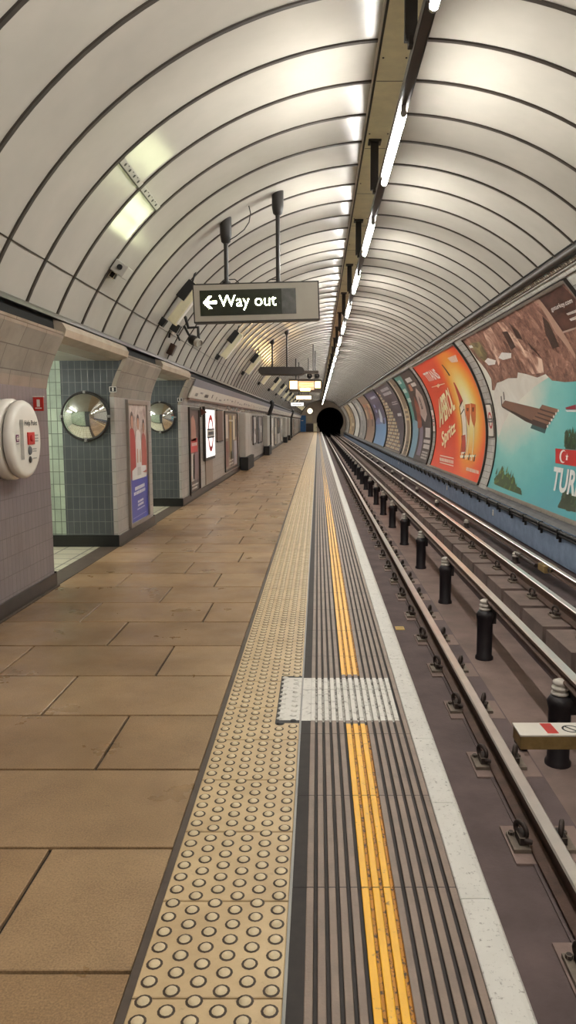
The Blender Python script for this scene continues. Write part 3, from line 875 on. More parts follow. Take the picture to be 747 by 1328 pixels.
for z in (1.28, 1.262, 1.208): bars(mb, hsurf, hq(5.83, 5.91, z, z + .009), 1, 'grey', .002, rr)
for z in (1.385, 1.36, 1.34): bars(mb, hsurf, hq(5.885, 5.955, z, z + .009), 1, 'grey', .002, rr)
mb.build('small_print', fd)
mb = MB(); decal(mb, hsurf, hq(5.52, 5.575, 1.345, 1.40), pc(104, 36, 84), .001, 0)
c0 = Vector((5.5475, 1.3725))
def ringpoly(mb, surf_uv, surf, cx, cy, r0, r1, mat, off, n=28, sx=1., sy=1.):
    for i in range(n):
        a, b = 2 * PI * i / n, 2 * PI * (i + 1) / n
        q = [(cx + r0 * sx * math.cos(a), cy + r0 * sy * math.sin(a)), (cx + r1 * sx * math.cos(a), cy + r1 * sy * math.sin(a)), (cx + r1 * sx * math.cos(b), cy + r1 * sy * math.sin(b)), (cx + r0 * sx * math.cos(b), cy + r0 * sy * math.sin(b))]
        q = [surf_uv(*p) for p in q]; mb.face([surf(u, v, off) for u, v in q], mat, q)
huv = lambda y, z: ((y - 5.75) / .6 + .5, (z - 1.36) / .6 + .5)
ringpoly(mb, huv, hsurf, 5.5475, 1.3725, .011, .018, 'white2', .002)
decal(mb, hsurf, hq(5.525, 5.57, 1.368, 1.377), 'white2', .003, 0); bars(mb, hsurf, hq(5.52, 5.575, 1.328, 1.337), 1, 'grey', .002, rr); mb.build('emblem', fd)['label'] = 'purple roundel sticker'
# red projecting sign behind the help point
rs = thing('projecting_sign', (-2.40, 6.38, 1.60), 'small red projecting sign behind the top of the help point disc', 'sign')
mb = MB(); mb.box(-2.405, -2.315, 6.375, 6.385, 1.585, 1.70, 'red'); mb.build('plate', rs, .002)
mb = MB(); mb.box(-2.405, -2.31, 6.370, 6.392, 1.70, 1.707, 'white2'); mb.build('top_edge', rs)
mb = MB(); mb.box(-2.37, -2.345, 6.3735, 6.375, 1.62, 1.68, 'white2'); mb.box(-2.385, -2.33, 6.3735, 6.375, 1.603, 1.612, 'white2'); mb.build('symbol', rs)

# ---- convex mirrors
for (x, y, z, r, lab) in ((-2.735, 8.90, 1.555, .275, 'large round convex mirror on the first dark passage wall, beside the help point'), (-2.755, 13.20, 1.567, .255, 'round convex mirror on the second dark passage wall, past the poster pillar')):
    cmr = thing('convex_mirror', (x, y, z), lab, 'mirror', 'convex mirrors at the passages')
    mb = MB(); rs_ = r / math.sin(math.radians(52)); pr = []
    for i in range(15):
        a = math.radians(52) * (1 - i / 14.); pr.append((max(.0008, rs_ * math.sin(a)), .03 + (rs_ * math.cos(a) - rs_ * math.cos(math.radians(52))) * .85))
    mb.lathe((x, y, z), (0, -1, 0), pr, 'chrome', 48); mb.build('mirror_dome', cmr)
    mb = MB(); mb.lathe((x, y, z), (0, -1, 0), [(r * .5, -.003), (r + .012, .0), (r + .018, .02), (r + .012, .042), (r - .004, .045), (r - .008, .03)], 'dark', 48); mb.build('rim', cmr)
    for dx, dz in ((0, 1), (0, -1), (1, 0), (-1, 0)):
        mb = MB(); c0 = Vector((x + dx * (r + .008), y - .02, z + dz * (r + .008))); mb.box(c0.x - .015, c0.x + .015, y - .052, y + .003, c0.z - .015, c0.z + .015, 'grey'); mb.build('clip', cmr, .003)
    ns = thing('number_plate', (x + .34, y, 1.87), 'tiny black plate with a white border beside the top of the %s convex mirror' % ('first' if y < 10 else 'second'), 'plate', 'number plates by the mirrors')
    X = -2.405
    mb = MB(); mb.box(X - .044, X + .044, y - .006, y + .003, 1.835, 1.902, 'black'); mb.build('backing_plate', ns)
    mb = MB()
    for a in ((X - .042, X + .042, 1.895, 1.90), (X - .042, X + .042, 1.837, 1.842), (X - .042, X - .037, 1.837, 1.90), (X + .037, X + .042, 1.837, 1.90)): mb.box(a[0], a[1], y - .0075, y - .006, a[2], a[3], 'white2')
    def nsurf(u, v, off, X=X, y=y): return (X - .042 + .084 * u, y - .0065 - off, 1.837 + .063 * v)
    letters(mb, nsurf, '8', [(.38, .14), (.62, .14), (.62, .86), (.38, .86)], 'white2', .001, .03)
    mb.build('figure', ns)

# ---- posters and panels on the left wall
def lposter(name, label, cat, ya, yb, za, zb, frame, group=None, x=-2.40, depth=.035, fw=.05):
    t = thing(name, (x, (ya + yb) / 2, za), label, cat, group)
    mb = MB()
    for a in ((ya, yb, za, za + fw), (ya, yb, zb - fw, zb), (ya, ya + fw, za + fw, zb - fw), (yb - fw, yb, za + fw, zb - fw)):
        mb.box(x + .001, x + depth, a[0], a[1], a[2], a[3], frame)
    mb.build('frame', t)
    return t, wall_l(ya + fw, yb - fw, za + fw, zb - fw, x + .012)
rng = random.Random(11)
P = lambda a, b, c, d: [(a, c), (b, c), (b, d), (a, d)]
t, sf = lposter('advert_poster', 'tall poster of figures over a blue block, on the pillar between the two passages', 'poster', 9.42, 10.52, .14, 1.765, 'frame')
mb = MB(); sheet(mb, sf, 0, 1, .36, 1, blotch('print_photo_pale', [(.3, hexc(120, 84, 76)), (.5, hexc(196, 176, 168)), (.7, hexc(226, 214, 206))], 5, 2.), 0, 4)
sheet(mb, sf, 0, 1, 0, .37, pc(62, 72, 170), .0005, 2)
def oval(cx, cy, rx, ry, a0=0, a1=360, n=14): return [(cx + rx * math.cos(math.radians(a0 + (a1 - a0) * k / n)), cy + ry * math.sin(math.radians(a0 + (a1 - a0) * k / n))) for k in range(n + (a1 - a0 < 360))]
for poly, c, o_ in (([(.02, .37), (.04, .70), (.10, .79), (.20, .81), (.30, .78), (.36, .68), (.36, .44), (.30, .37)], (176, 62, 60), 1), (oval(.20, .865, .085, .075), (70, 46, 40), 2), (oval(.205, .85, .062, .055), (206, 156, 132), 3),
                ([(.36, .44), (.36, .68), (.42, .77), (.52, .79), (.63, .76), (.68, .66), (.66, .44)], (228, 218, 214), 4), (oval(.52, .85, .075, .068), (60, 42, 36), 5), (oval(.52, .835, .058, .052), (196, 146, 120), 6),
                ([(.66, .40), (.68, .66), (.73, .74), (.82, .76), (.92, .72), (.97, .62), (.97, .40)], (180, 92, 84), 7), (oval(.82, .815, .07, .062), (48, 36, 34), 8), (oval(.815, .80, .052, .048), (186, 136, 112), 9),
                ([(.40, .37), (.42, .62), (.47, .62), (.47, .37)], (206, 156, 128), 10), ([(.57, .37), (.57, .60), (.62, .62), (.64, .37)], (206, 156, 128), 10),
                ([(.12, .36), (.13, .44), (.36, .47), (.38, .50), (.62, .50), (.64, .47), (.92, .46), (.92, .42), (.70, .41), (.92, .39), (.92, .36)], (226, 222, 220), 11), ([(.40, .39), (.42, .46), (.60, .46), (.62, .39)], (196, 190, 188), 12)):
    decal(mb, sf, poly, pc(*c), .001 + o_ * .0005, 0)
mb.build('poster_print', t)
mb = MB()
bars(mb, sf, [(.26, .265), (.80, .275), (.80, .305), (.26, .295)], 1, pc(236, 236, 242), .004, rng); bars(mb, sf, [(.2, .225), (.84, .235), (.84, .262), (.2, .252)], 1, pc(236, 236, 242), .003, rng)
for v in (.12, .15): bars(mb, sf, [(.40, v), (.72, v + .006), (.72, v + .026), (.40, v + .02)], 1, pc(236, 236, 242), .003, rng)
bars(mb, sf, [(.36, .09), (.78, .096), (.78, .108), (.36, .102)], 1, pc(200, 204, 236), .003, rng); bars(mb, sf, [(.12, .03), (.9, .04), (.9, .046), (.12, .036)], 1, pc(160, 164, 216), .003, rng)
mb.build('small_print', t)

t, sf = lposter('advert_poster', 'dark framed poster with a red patch, just past the second convex mirror', 'poster', 13.95, 15.15, .10, 1.76, 'framedark')
mb = MB(); sheet(mb, sf, 0, 1, 0, 1, pc(84, 66, 62), 0, 1)
for poly, c in (([(.15, .62), (.2, .9), (.4, .94), (.6, .86), (.7, .62)], (176, 128, 110)), ([(.1, .48), (.1, .64), (.8, .66), (.85, .48)], (192, 50, 46)), ([(.1, .02), (.1, .12), (.9, .12), (.9, .02)], (70, 60, 58)),
                ([(.12, .13), (.14, .47), (.45, .47), (.40, .13)], (206, 196, 190)), ([(.46, .13), (.5, .47), (.9, .47), (.9, .13)], (128, 104, 110)), ([(.3, .15), (.33, .46), (.44, .46), (.42, .15)], (46, 38, 40))):
    decal(mb, sf, poly, pc(*c), .002, 0)
bars(mb, sf, P(.15, .85, .07, .09), 1, pc(226, 222, 218), .003, rng); bars(mb, sf, P(.15, .7, .03, .05), 1, pc(226, 222, 218), .003, rng)
bars(mb, sf, P(.2, .75, .56, .60), 1, pc(232, 210, 206), .003, rng)
mb.build('poster_print', t)

rd = thing('roundel_sign', (-2.40, 16.4, .66), 'tall white lit station roundel panel on the platform wall', 'sign')
mb = MB(); mb.box(-2.399, -2.34, 15.68, 17.12, .66, 1.80, 'framedark'); mb.build('case', rd, .01)
mb = MB(); mb.box(-2.345, -2.332, 15.74, 17.06, .73, 1.74, 'litwhite'); mb.build('lit_panel', rd)['label'] = 'glowing white panel'
def rsf(u, v, off): return (-2.331 + off, 15.74 + 1.32 * u, .73 + 1.01 * v)
ruv = lambda y, z: ((y - 15.74) / 1.32, (z - .73) / 1.01)
mb = MB(); ringpoly(mb, ruv, rsf, 16.4, 1.235, .29, .40, 'ringred', .001, 40); mb.build('ring', rd)
mb = MB()
for off, mt, e in ((.003, 'navy', .0), (.004, 'white2', .028)):
    decal(mb, rsf, [ruv(*p) for p in ((15.86 + e, 1.135 + e), (16.94 - e, 1.135 + e), (16.94 - e, 1.335 - e), (15.86 + e, 1.335 - e))], mt, off, 0)
bars(mb, rsf, [ruv(*p) for p in ((15.98, 1.20), (16.82, 1.20), (16.82, 1.27), (15.98, 1.27))], 1, 'navy', .005, rng)
mb.build('name_bar', rd)
mb = MB(); mb.box(-2.399, -2.385, 15.95, 17.0, .14, .66, pc(142, 122, 106)); 
pn = tag(mb.build('access_panel', None, 0, (-2.40, 16.5, .14)), 'plain brown panel below the lit roundel panel', 'panel')
mb = MB(); mb.box(-2.399, -2.37, 17.78, 18.75, 1.03, 1.74, pc(104, 76, 64)); mb.box(-2.399, -2.36, 17.76, 18.77, 1.74, 1.77, 'dark'); mb.box(-2.399, -2.36, 17.76, 18.77, 1.0, 1.03, 'dark')
tag(mb.build('notice_board', None, 0, (-2.40, 18.2, 1.0)), 'blank brown notice board between the lit roundel panel and a striped poster', 'notice board')
tt = thing('arrow_sign', (-2.40, 15.4, 1.62), 'small brown projecting flag sign between dark poster and lit roundel panel', 'sign')
mb = MB(); mb.add([(-2.40, 15.40, 1.76), (-2.40, 15.40, 1.60), (-2.26, 15.40, 1.68), (-2.40, 15.43, 1.76), (-2.40, 15.43, 1.60), (-2.26, 15.43, 1.68)], [(0, 1, 2), (3, 5, 4), (0, 2, 5, 3), (1, 4, 5, 2), (0, 3, 4, 1)], pc(110, 66, 54)); mb.build('flag', tt)
mb = MB(); mb.box(-2.405, -2.38, 15.38, 15.45, 1.58, 1.78, 'dark'); mb.build('bracket', tt)

t, sf = lposter('advert_poster', 'poster in pale and dark upright stripes, between brown notice board and grey cabinet', 'poster', 19.3, 22.3, .18, 1.76, 'framedark')
mb = MB(); sheet(mb, sf, 0, 1, 0, 1, pc(150, 128, 110), 0, 1)
for u0, u1, v0, v1, c in ((.06, .24, .55, .97, (222, 210, 196)), (.26, .34, .2, .97, (96, 72, 60)), (.36, .5, .1, .96, (170, 150, 84)), (.40, .52, .02, .3, (70, 64, 52)), (.55, .62, .03, .97, (58, 66, 62)), (.64, .80, .5, .96, (226, 216, 190)), (.64, .7, .03, .5, (90, 84, 96)), (.72, .96, .02, .48, (186, 186, 192)), (.83, .93, .55, .9, (60, 52, 50)), (.04, .22, .04, .5, (128, 74, 62))):
    decal(mb, sf, P(u0, u1, v0, v1), pc(*c), .002, 0)
for v in (.06, .12, .85): bars(mb, sf, P(.3, .62, v, v + .03), 1, pc(232, 228, 214), .003, rng)
mb.build('poster_print', t)

# grey cabinets standing against the wall
for i, (ya, yb) in enumerate(((22.9, 24.9), (33.0, 34.6), (52, 53.4), (58.5, 59.6))):
    t = thing('platform_cabinet', (-2.40, ya, 0), 'tall grey wall cabinet on a black plinth, %s along the platform' % ordinal(i), 'cabinet', 'grey cabinets along the platform wall')
    mb = MB(); mb.box(-2.399, -2.20, ya, yb, .40, 1.74, 'lightgrey'); b_ = mb.build('body', t, .02)
    mb = MB(); mb.box(-2.202, -2.195, ya + .08, (ya + yb) / 2 - .01, .46, 1.68, 'lightgrey'); mb.box(-2.202, -2.195, (ya + yb) / 2 + .01, yb - .08, .46, 1.68, 'lightgrey'); mb.build('door', t)
    mb = MB(); mb.box(-2.359, -2.12, ya - .05, yb + .05, 0, .40, 'black'); mb.build('plinth', t, .01)
# further posters along the wall
FP = [(25.6, 27.0, .75, 1.70, 'plain brown framed panel past the first grey cabinet'), (27.7, 29.2, .62, 1.70, 'tall pale poster with dark bands past the plain brown panel'), (30.0, 32.3, .6, 1.70, 'poster of dark upright bars just before the second grey cabinet'),
      (38.6, 40.6, .15, 1.70, 'white framed poster just past the first black pipe'), (41.6, 43.8, .15, 1.70, 'pale poster with brown print, second past the first black pipe'), (45., 47.2, .75, 1.70, 'dark poster, third past the first black pipe'),
      (48.6, 50.8, .15, 1.70, 'pale poster, fourth past the first black pipe'), (54.6, 57., .15, 1.70, 'white poster between the third and fourth grey cabinets'), (61, 63.6, .15, 1.70, 'grey poster just before the second black pipe'),
      (68.5, 71, .15, 1.70, 'pale poster just past the second black pipe'), (73, 75.5, .15, 1.70, 'brown poster, second past the second black pipe'), (78, 80.5, .15, 1.70, 'white poster, third past the second black pipe'),
      (84, 87, .15, 1.70, 'grey poster, second before the blue door'), (92, 95, .15, 1.70, 'pale poster, last before the blue door')]
FC = [(118, 98, 86), (206, 202, 200), (150, 140, 138), (226, 222, 216), (198, 184, 166), (74, 66, 64), (210, 206, 196), (228, 226, 222), (160, 156, 152), (206, 196, 180), (150, 122, 100), (226, 222, 216), (164, 160, 156), (208, 200, 184)]
for i, (ya, yb, za, zb, lab) in enumerate(FP):
    t, sf = lposter('advert_poster', lab, 'poster', ya, yb, za, zb, 'framedark' if i % 3 else 'frame')
    mb = MB(); sheet(mb, sf, 0, 1, 0, 1, pc(*FC[i]), 0, 1)
    if i:
        rg = random.Random(i)
        for j in range(5):
            u = rg.uniform(.05, .75); v = rg.uniform(.05, .7); k = rg.choice([(60, 52, 50), (150, 60, 52), (236, 232, 226), (96, 110, 128), (176, 150, 110)])
            decal(mb, sf, P(u, u + rg.uniform(.08, .25), v, min(.97, v + rg.uniform(.1, .5))), pc(*k), .002 + j * .0006, 0)
    mb.build('poster_print', t)
# frieze: line diagram band under the vault
for i, (ya, yb, lab) in enumerate(((13.7, 35.3, 'pale line diagram band from the second passage to the first black pipe'), (37, 65.2, 'pale line diagram band between the two black pipes'), (67, 103, 'pale line diagram band past the second black pipe'))):
    t = thing('line_diagram', (-2.40, ya, 1.92), lab, 'sign', 'line diagrams above the posters')
    fz = [(-2.352, 1.925), (-2.33, 1.925), (-2.245, 2.13), (-2.262, 2.14), (-2.33, 1.99)]
    mb = MB(); mb.prism(fz, ya, yb, 'white'); mb.build('panel', t)
    mb = MB(); mb.prism([(-2.243, 2.13), (-2.192, 2.26), (-2.206, 2.265), (-2.256, 2.14)], ya, yb, pc(130, 128, 136, .5)); mb.build('upper_band', t)['label'] = 'bluish upper band'
    mb = MB(); mb.prism([(-2.370, 1.885), (-2.325, 1.885), (-2.32, 1.92), (-2.36, 1.92)], ya, yb, pc(120, 92, 82, .4)); mb.build('lower_moulding', t)['label'] = 'brown moulding'
    def fsf(u, v, off, ya=ya, yb=yb): return (-2.33 + .085 * v + off * .92, ya + (yb - ya) * u, 1.925 + .205 * v - off * .4)
    mb = MB(); rg = random.Random(i + 40); y = ya + .5
    while y < yb - .6:
        w = rg.uniform(.12, .5); h = rg.uniform(.14, .3); v0 = rg.uniform(.2, .5)
        if rg.random() < .62:
            q = [((y - ya) / (yb - ya), v0), ((y + w - ya) / (yb - ya), v0), ((y + w - ya) / (yb - ya), v0 + h), ((y - ya) / (yb - ya), v0 + h)]
            bars(mb, fsf, q, 1, pc(92, 84, 82), .003, rg)
        else:
            decal(mb, fsf, P((y - ya) / (yb - ya), (y + .14 - ya) / (yb - ya), v0 - .05, v0 + .32), rg.choice([pc(74, 60, 56), pc(150, 138, 120)]), .003, 0)
        y += w + rg.uniform(.15, .5)
    mb.build('diagram_print', t)
    mb = MB(); y = ya + .9
    while y < yb - 1.2:
        mb.add([(-2.240, y, 2.16), (-2.240, y + .8, 2.16), (-2.204, y + .8, 2.25), (-2.204, y, 2.25), (-2.236, y, 2.16), (-2.236, y + .8, 2.16), (-2.200, y + .8, 2.25), (-2.200, y, 2.25)], [(4, 5, 6, 7), (0, 1, 5, 4), (2, 3, 7, 6), (0, 4, 7, 3), (1, 2, 6, 5)], pc(96, 82, 62))
        y += 2.6
    mb.build('brown_plaques', t)
# black pipes on the wall
for i, y in enumerate((36.0, 66.0)):
    t = thing('wall_pipe', (-2.36, y, 0), 'black pipe down the platform wall, %s' % ('nearer to the hanging signs' if i == 0 else 'the one closer to the blue door'), 'pipe', 'black pipes on the platform wall')
    mb = MB(); mb.tube([(-2.33, y, .0), (-2.33, y, 1.7), (-2.27, y, 1.95), (-2.19, y, 2.2), (-2.16, y, 2.36), (-2.22, y, 2.46)], .10, 'black', 10); mb.build('pipe', t)
    for z in (.4, 1.2, 1.7):
        mb = MB(); mb.lathe((-2.33, y, z), (0, 0, 1), [(.098, 0), (.12, 0), (.12, .06), (.098, .06)], 'dark', 12); mb.build('collar', t)
EXPOSURE = 0.0
TRACE = {
'rock':[(0.0,1.0),(0.012,0.858),(0.055,0.769),(0.072,0.701),(0.031,0.63),(0.063,0.627),(0.122,0.669),(0.185,0.672),(0.173,0.709),(0.258,0.718),(0.268,0.682),(0.357,0.672),(0.384,0.701),(0.452,0.683),(0.536,0.653),(0.608,0.662),(0.64,0.626),(0.726,0.609),(0.796,0.605)],
'ridge':[(0.807,0.997),(0.826,0.993),(0.83,0.88),(0.847,0.716),(0.837,0.697),(0.793,0.835)],
'panel':[(0.828,0.995),(0.977,0.997),(0.99,0.923),(0.913,0.823),(0.829,0.825)],
'c1':[(0.436,0.935),(0.484,0.926),(0.471,0.836),(0.419,0.824)],
'c2':[(0.538,0.965),(0.563,0.898),(0.556,0.853),(0.521,0.872)],
'c3':[(0.777,0.921),(0.789,0.884),(0.773,0.769),(0.727,0.767),(0.731,0.843)],
'c4':[(0.579,0.848),(0.612,0.753),(0.631,0.733),(0.582,0.802)],
'l1':[(0.456,0.992),(0.503,0.976),(0.527,0.805),(0.625,0.734),(0.6,0.671),(0.506,0.675),(0.449,0.765),(0.444,0.882)],
'l2':[(0.714,0.774),(0.751,0.742),(0.782,0.684),(0.752,0.666),(0.69,0.698)],
'l3':[(0.279,0.981),(0.374,0.986),(0.363,0.934),(0.335,0.826),(0.22,0.765),(0.238,0.912)],
'green':[(0.053,0.959),(0.169,0.942),(0.174,0.86),(0.095,0.808),(0.043,0.864)],
'par1':[(0.262,0.81),(0.324,0.833),(0.407,0.811),(0.385,0.787),(0.3,0.79)],
'par2':[(0.095,0.819),(0.152,0.831),(0.224,0.801),(0.194,0.78),(0.117,0.787)],
'par3':[(0.023,0.948),(0.066,0.943),(0.065,0.925),(0.021,0.929)],
'gotext':[(0.845,0.916),(0.97,0.912),(0.98,0.938),(0.853,0.94)],
'gt2':[(0.912,0.88),(0.965,0.877),(0.966,0.888),(0.909,0.889)],
'gt3':[(0.911,0.854),(0.964,0.852),(0.966,0.866),(0.908,0.864)],
'sand':[(0.111,0.722),(0.615,0.669),(0.621,0.643),(0.483,0.609),(0.346,0.56),(0.189,0.49),(0.082,0.402),(0.023,0.325),(0.008,0.371),(0.003,0.448),(0.018,0.557)],
'shal':[(0.594,0.665),(0.806,0.632),(0.773,0.538),(0.662,0.569),(0.552,0.577),(0.43,0.535),(0.314,0.459),(0.169,0.389),(0.047,0.219),(0.015,0.34),(0.083,0.41),(0.334,0.561)],
'deep':[(0.526,0.347),(0.604,0.327),(0.638,0.214),(0.647,0.098),(0.52,0.074),(0.42,0.154),(0.423,0.285)],
'jet1':[(0.157,0.557),(0.494,0.494),(0.426,0.429),(0.099,0.526)],
'jet1s':[(0.099,0.526),(0.426,0.429),(0.413,0.413),(0.345,0.429),(0.11,0.514)],
'jet2':[(0.52,0.515),(0.647,0.486),(0.55,0.414),(0.417,0.442)],
'jet2s':[(0.417,0.442),(0.55,0.414),(0.528,0.389),(0.407,0.413)],
'jsh':[(0.407,0.413),(0.528,0.389),(0.517,0.368),(0.388,0.393)],
'post1':[(0.119,0.585),(0.131,0.585),(0.113,0.529),(0.101,0.53)],
'post2':[(0.161,0.609),(0.171,0.608),(0.159,0.56),(0.147,0.561)],
'dot0':[(0.637,0.487),(0.647,0.486),(0.645,0.475),(0.634,0.475)],
'dot1':[(0.616,0.473),(0.626,0.473),(0.624,0.461),(0.613,0.461)],
'dot2':[(0.596,0.459),(0.607,0.458),(0.605,0.447),(0.594,0.447)],
'dot3':[(0.577,0.443),(0.589,0.442),(0.587,0.431),(0.575,0.431)],
'dot4':[(0.559,0.427),(0.57,0.427),(0.569,0.415),(0.557,0.415)],
'dot5':[(0.539,0.411),(0.551,0.411),(0.55,0.399),(0.538,0.399)],
'tree':[(0.051,0.063),(0.086,0.1),(0.114,0.157),(0.161,0.103),(0.202,0.124),(0.228,0.099),(0.279,0.106),(0.314,0.063),(0.368,0.058),(0.398,0.026),(0.241,0.027),(0.079,0.032)],
'tree2':[(0.671,0.376),(0.685,0.393),(0.701,0.355),(0.718,0.383),(0.725,0.35),(0.748,0.389),(0.749,0.303),(0.677,0.303)],
'tree3':[(0.707,0.028),(0.716,0.083),(0.725,0.102),(0.792,0.109),(0.824,0.035),(0.74,0.031)],
'flag':[(0.606,0.298),(0.749,0.306),(0.758,0.234),(0.616,0.229)],
'boat':[(0.691,0.493),(0.764,0.504),(0.76,0.483),(0.698,0.485)],
'TT':[(0.617,0.211),(0.659,0.096),(0.671,0.213),(0.709,0.099),(0.697,0.213),(0.762,0.213),(0.796,0.099)],
'cres':[(0.642,0.301),(0.652,0.23),(0.688,0.268)],
'ape':[(0.103,0.364),(0.521,0.531),(0.53,0.729),(0.179,0.631)],
'spr':[(0.193,0.153),(0.483,0.319),(0.467,0.445),(0.141,0.327)],
'tit':[(0.151,0.814),(0.456,0.807),(0.427,0.908),(0.125,0.906)],
'rule':[(0.159,0.761),(0.148,0.753),(0.472,0.752),(0.481,0.76)],
'dia':[(0.278,0.757),(0.346,0.772),(0.365,0.753),(0.303,0.734)],
'ln1':[(0.175,0.118),(0.492,0.124),(0.496,0.116),(0.18,0.109)],
'ln2':[(0.207,0.056),(0.526,0.063),(0.531,0.055),(0.213,0.048)],
'tx1':[(0.199,0.066),(0.517,0.075),(0.5,0.102),(0.179,0.094)],
'tx2':[(0.767,0.057),(0.98,0.06),(0.97,0.083),(0.76,0.083)],
'tx3':[(0.781,0.937),(0.934,0.932),(0.901,0.88),(0.801,0.891)],
'straw':[(0.613,0.91),(0.631,0.906),(0.65,0.805),(0.628,0.803)],
'neck':[(0.642,0.744),(0.662,0.742),(0.676,0.674),(0.695,0.588),(0.624,0.553),(0.63,0.659)],
'body':[(0.616,0.546),(0.689,0.58),(0.694,0.506),(0.696,0.18),(0.613,0.172)],
'lab':[(0.587,0.314),(0.663,0.326),(0.688,0.193),(0.616,0.182)],
'g1':[(0.72,0.56),(0.803,0.56),(0.771,0.487),(0.726,0.377),(0.706,0.435),(0.691,0.488)],
'g2':[(0.815,0.564),(0.888,0.551),(0.847,0.434),(0.814,0.379),(0.785,0.434),(0.781,0.487)],
'ice1':[(0.73,0.532),(0.769,0.531),(0.748,0.505),(0.728,0.506)],
'ice2':[(0.824,0.533),(0.857,0.531),(0.836,0.498),(0.816,0.503)],
'foot':[(0.604,0.157),(0.866,0.187),(0.871,0.173),(0.613,0.139)],
}

# ---- posters on the track wall
def rposter(name, label, Yl, Yr, group=None, frame='frame'):
    t = thing(name, (wall_r(Yl, Yr)(.5, 0, 0)), label, 'poster', group)
    sf = wall_r(Yl, Yr); fu = .05 / abs(Yl - Yr); mb = MB()
    def bar(u0, u1, v0, v1, n):
        for j in range(n):
            c, d = v0 + (v1 - v0) * j / n, v0 + (v1 - v0) * (j + 1) / n
            q = [(u0, c), (u1, c), (u1, d), (u0, d)]
            mb.face([sf(u, v, .03) for u, v in q], frame)
            for a, b in ((u0, c), ): pass
            for (a, b) in (((u0, c), (u0, d)), ((u1, c), (u1, d))): mb.face([sf(*a, .03), sf(*b, .03), sf(*b, -.02), sf(*a, -.02)], 'framedark')
        for v in (v0, v1): mb.face([sf(u0, v, .03), sf(u1, v, .03), sf(u1, v, -.02), sf(u0, v, -.02)], 'framedark')
    bar(-fu, 0, -.012, 1.012, 34); bar(1, 1 + fu, -.012, 1.012, 34); bar(0, 1, -.014, 0, 1); bar(0, 1, 1, 1.014, 1)
    mb.build('frame', t)
    return t, sf
rng = random.Random(21)
# the bay poster
t, sf = rposter('advert_poster', 'huge poster of a turquoise bay, brown cliffs and a wooden jetty', 16.45, 9.68)
mb = MB(); sheet(mb, sf, 0, 1, 0, 1, 'sea', 0, 40)
BK = TRACE
decal(mb, sf, BK['sand'], blotch('print_sand', [(.3, hexc(214, 206, 194)), (.7, hexc(238, 234, 226))], 6, 1.), .003)
decal(mb, sf, BK['rock'] + [(1, .605), (1, 1), (0, 1)], 'rock', .004)
for k in ('l1', 'l2', 'l3'): decal(mb, sf, BK[k], blotch('print_rock_' + k, [(.32, hexc(96, 62, 54)), (.46, hexc(176, 128, 112)), (.6, hexc(240, 206, 186))], 14, 3., (1, .5, 1)), .005)
decal(mb, sf, BK['green'], blotch('print_scrub', [(.35, hexc(96, 82, 60)), (.65, hexc(166, 150, 100))], 16, 5.), .005)
for k in ('c1', 'c2', 'c3', 'c4'): decal(mb, sf, BK[k], pc(70, 48, 43, .35, .4, 30), .0055)
decal(mb, sf, BK['panel'], blotch('print_rock_dark', [(.3, hexc(52, 30, 28)), (.7, hexc(104, 66, 58))], 18, 7.), .006)
decal(mb, sf, BK['ridge'], pc(190, 152, 134), .007)
decal(mb, sf, [(.836, .818), (1, .815), (1, .822), (.832, .826)], pc(186, 160, 148), .007)
for k in ('par1', 'par2', 'par3'): decal(mb, sf, BK[k], pc(234, 230, 226), .008)
mb.build('poster_print', t)
mb = MB()
decal(mb, sf, BK['jsh'], pc(46, 92, 96), .003)
decal(mb, sf, BK['jet1s'], pc(58, 40, 36), .004); decal(mb, sf, BK['jet1'], pc(128, 92, 78), .005); decal(mb, sf, BK['jet2s'], pc(62, 42, 38), .006); decal(mb, sf, BK['jet2'], pc(138, 100, 84), .007)
for q in (.25, .5, .75):
    a, b, c, d = BK['jet2']; L = lambda p, r, s: (p[0] + (r[0] - p[0]) * s, p[1] + (r[1] - p[1]) * s)
    e, f = L(a, d, q), L(b, c, q); decal(mb, sf, [e, f, (f[0], f[1] - .008), (e[0], e[1] - .008)], pc(70, 48, 42), .008)
for k in range(6): decal(mb, sf, BK['dot%d' % k], pc(240, 238, 232), .009)
decal(mb, sf, BK['post1'], pc(50, 40, 38), .006); decal(mb, sf, BK['post2'], pc(50, 40, 38), .006); decal(mb, sf, BK['boat'], pc(150, 40, 60), .005)
decal(mb, sf, [(.69, .481), (.764, .481), (.76, .472), (.70, .474)], pc(226, 226, 224), .006)
mb.build('jetty_print', t)['label'] = 'printed brown jetty and boat'
rg = random.Random(2)
for k, n in (('tree', 70), ('tree2', 26), ('tree3', 40)):
    mb = MB(); decal(mb, sf, BK[k], pc(54, 78, 44) if k == 'tree' else pc(46, 62, 42), .004)
    us = [p[0] for p in BK[k]]; vs_ = [p[1] for p in BK[k]]
    for j in range(n):
        u = rg.uniform(min(us), max(us)); v = rg.uniform(min(vs_), max(vs_) * .8 + min(vs_) * .2); w = rg.uniform(.004, .010); h = rg.uniform(.02, .05)
        if k == 'tree' and v > .14 - abs(u - .15) * .45: continue
        decal(mb, sf, [(u - w, v), (u + w, v), (u + w * .6, v + h * .6), (u, v + h), (u - w * .6, v + h * .5)], rg.choice([pc(72, 104, 52), pc(48, 74, 42), pc(112, 140, 66)]) if k == 'tree' else rg.choice([pc(40, 58, 40), pc(64, 88, 58)]), .005 + rg.uniform(0, .002), 0)
    mb.build('tree_print', t)['label'] = 'printed green tree'
mb = MB()
decal(mb, sf, [(.606, .299), (.86, .302), (.868, .230), (.616, .229)], pc(196, 34, 36), .008)
n = 18; outer = [(.668 + .026 * math.cos(a), .266 + .031 * math.sin(a)) for a in [math.radians(65 + 230 * i / n) for i in range(n + 1)]]
inner = [(.674 + .020 * math.cos(a), .266 + .025 * math.sin(a)) for a in [math.radians(65 + 230 * i / n) for i in range(n + 1)]]
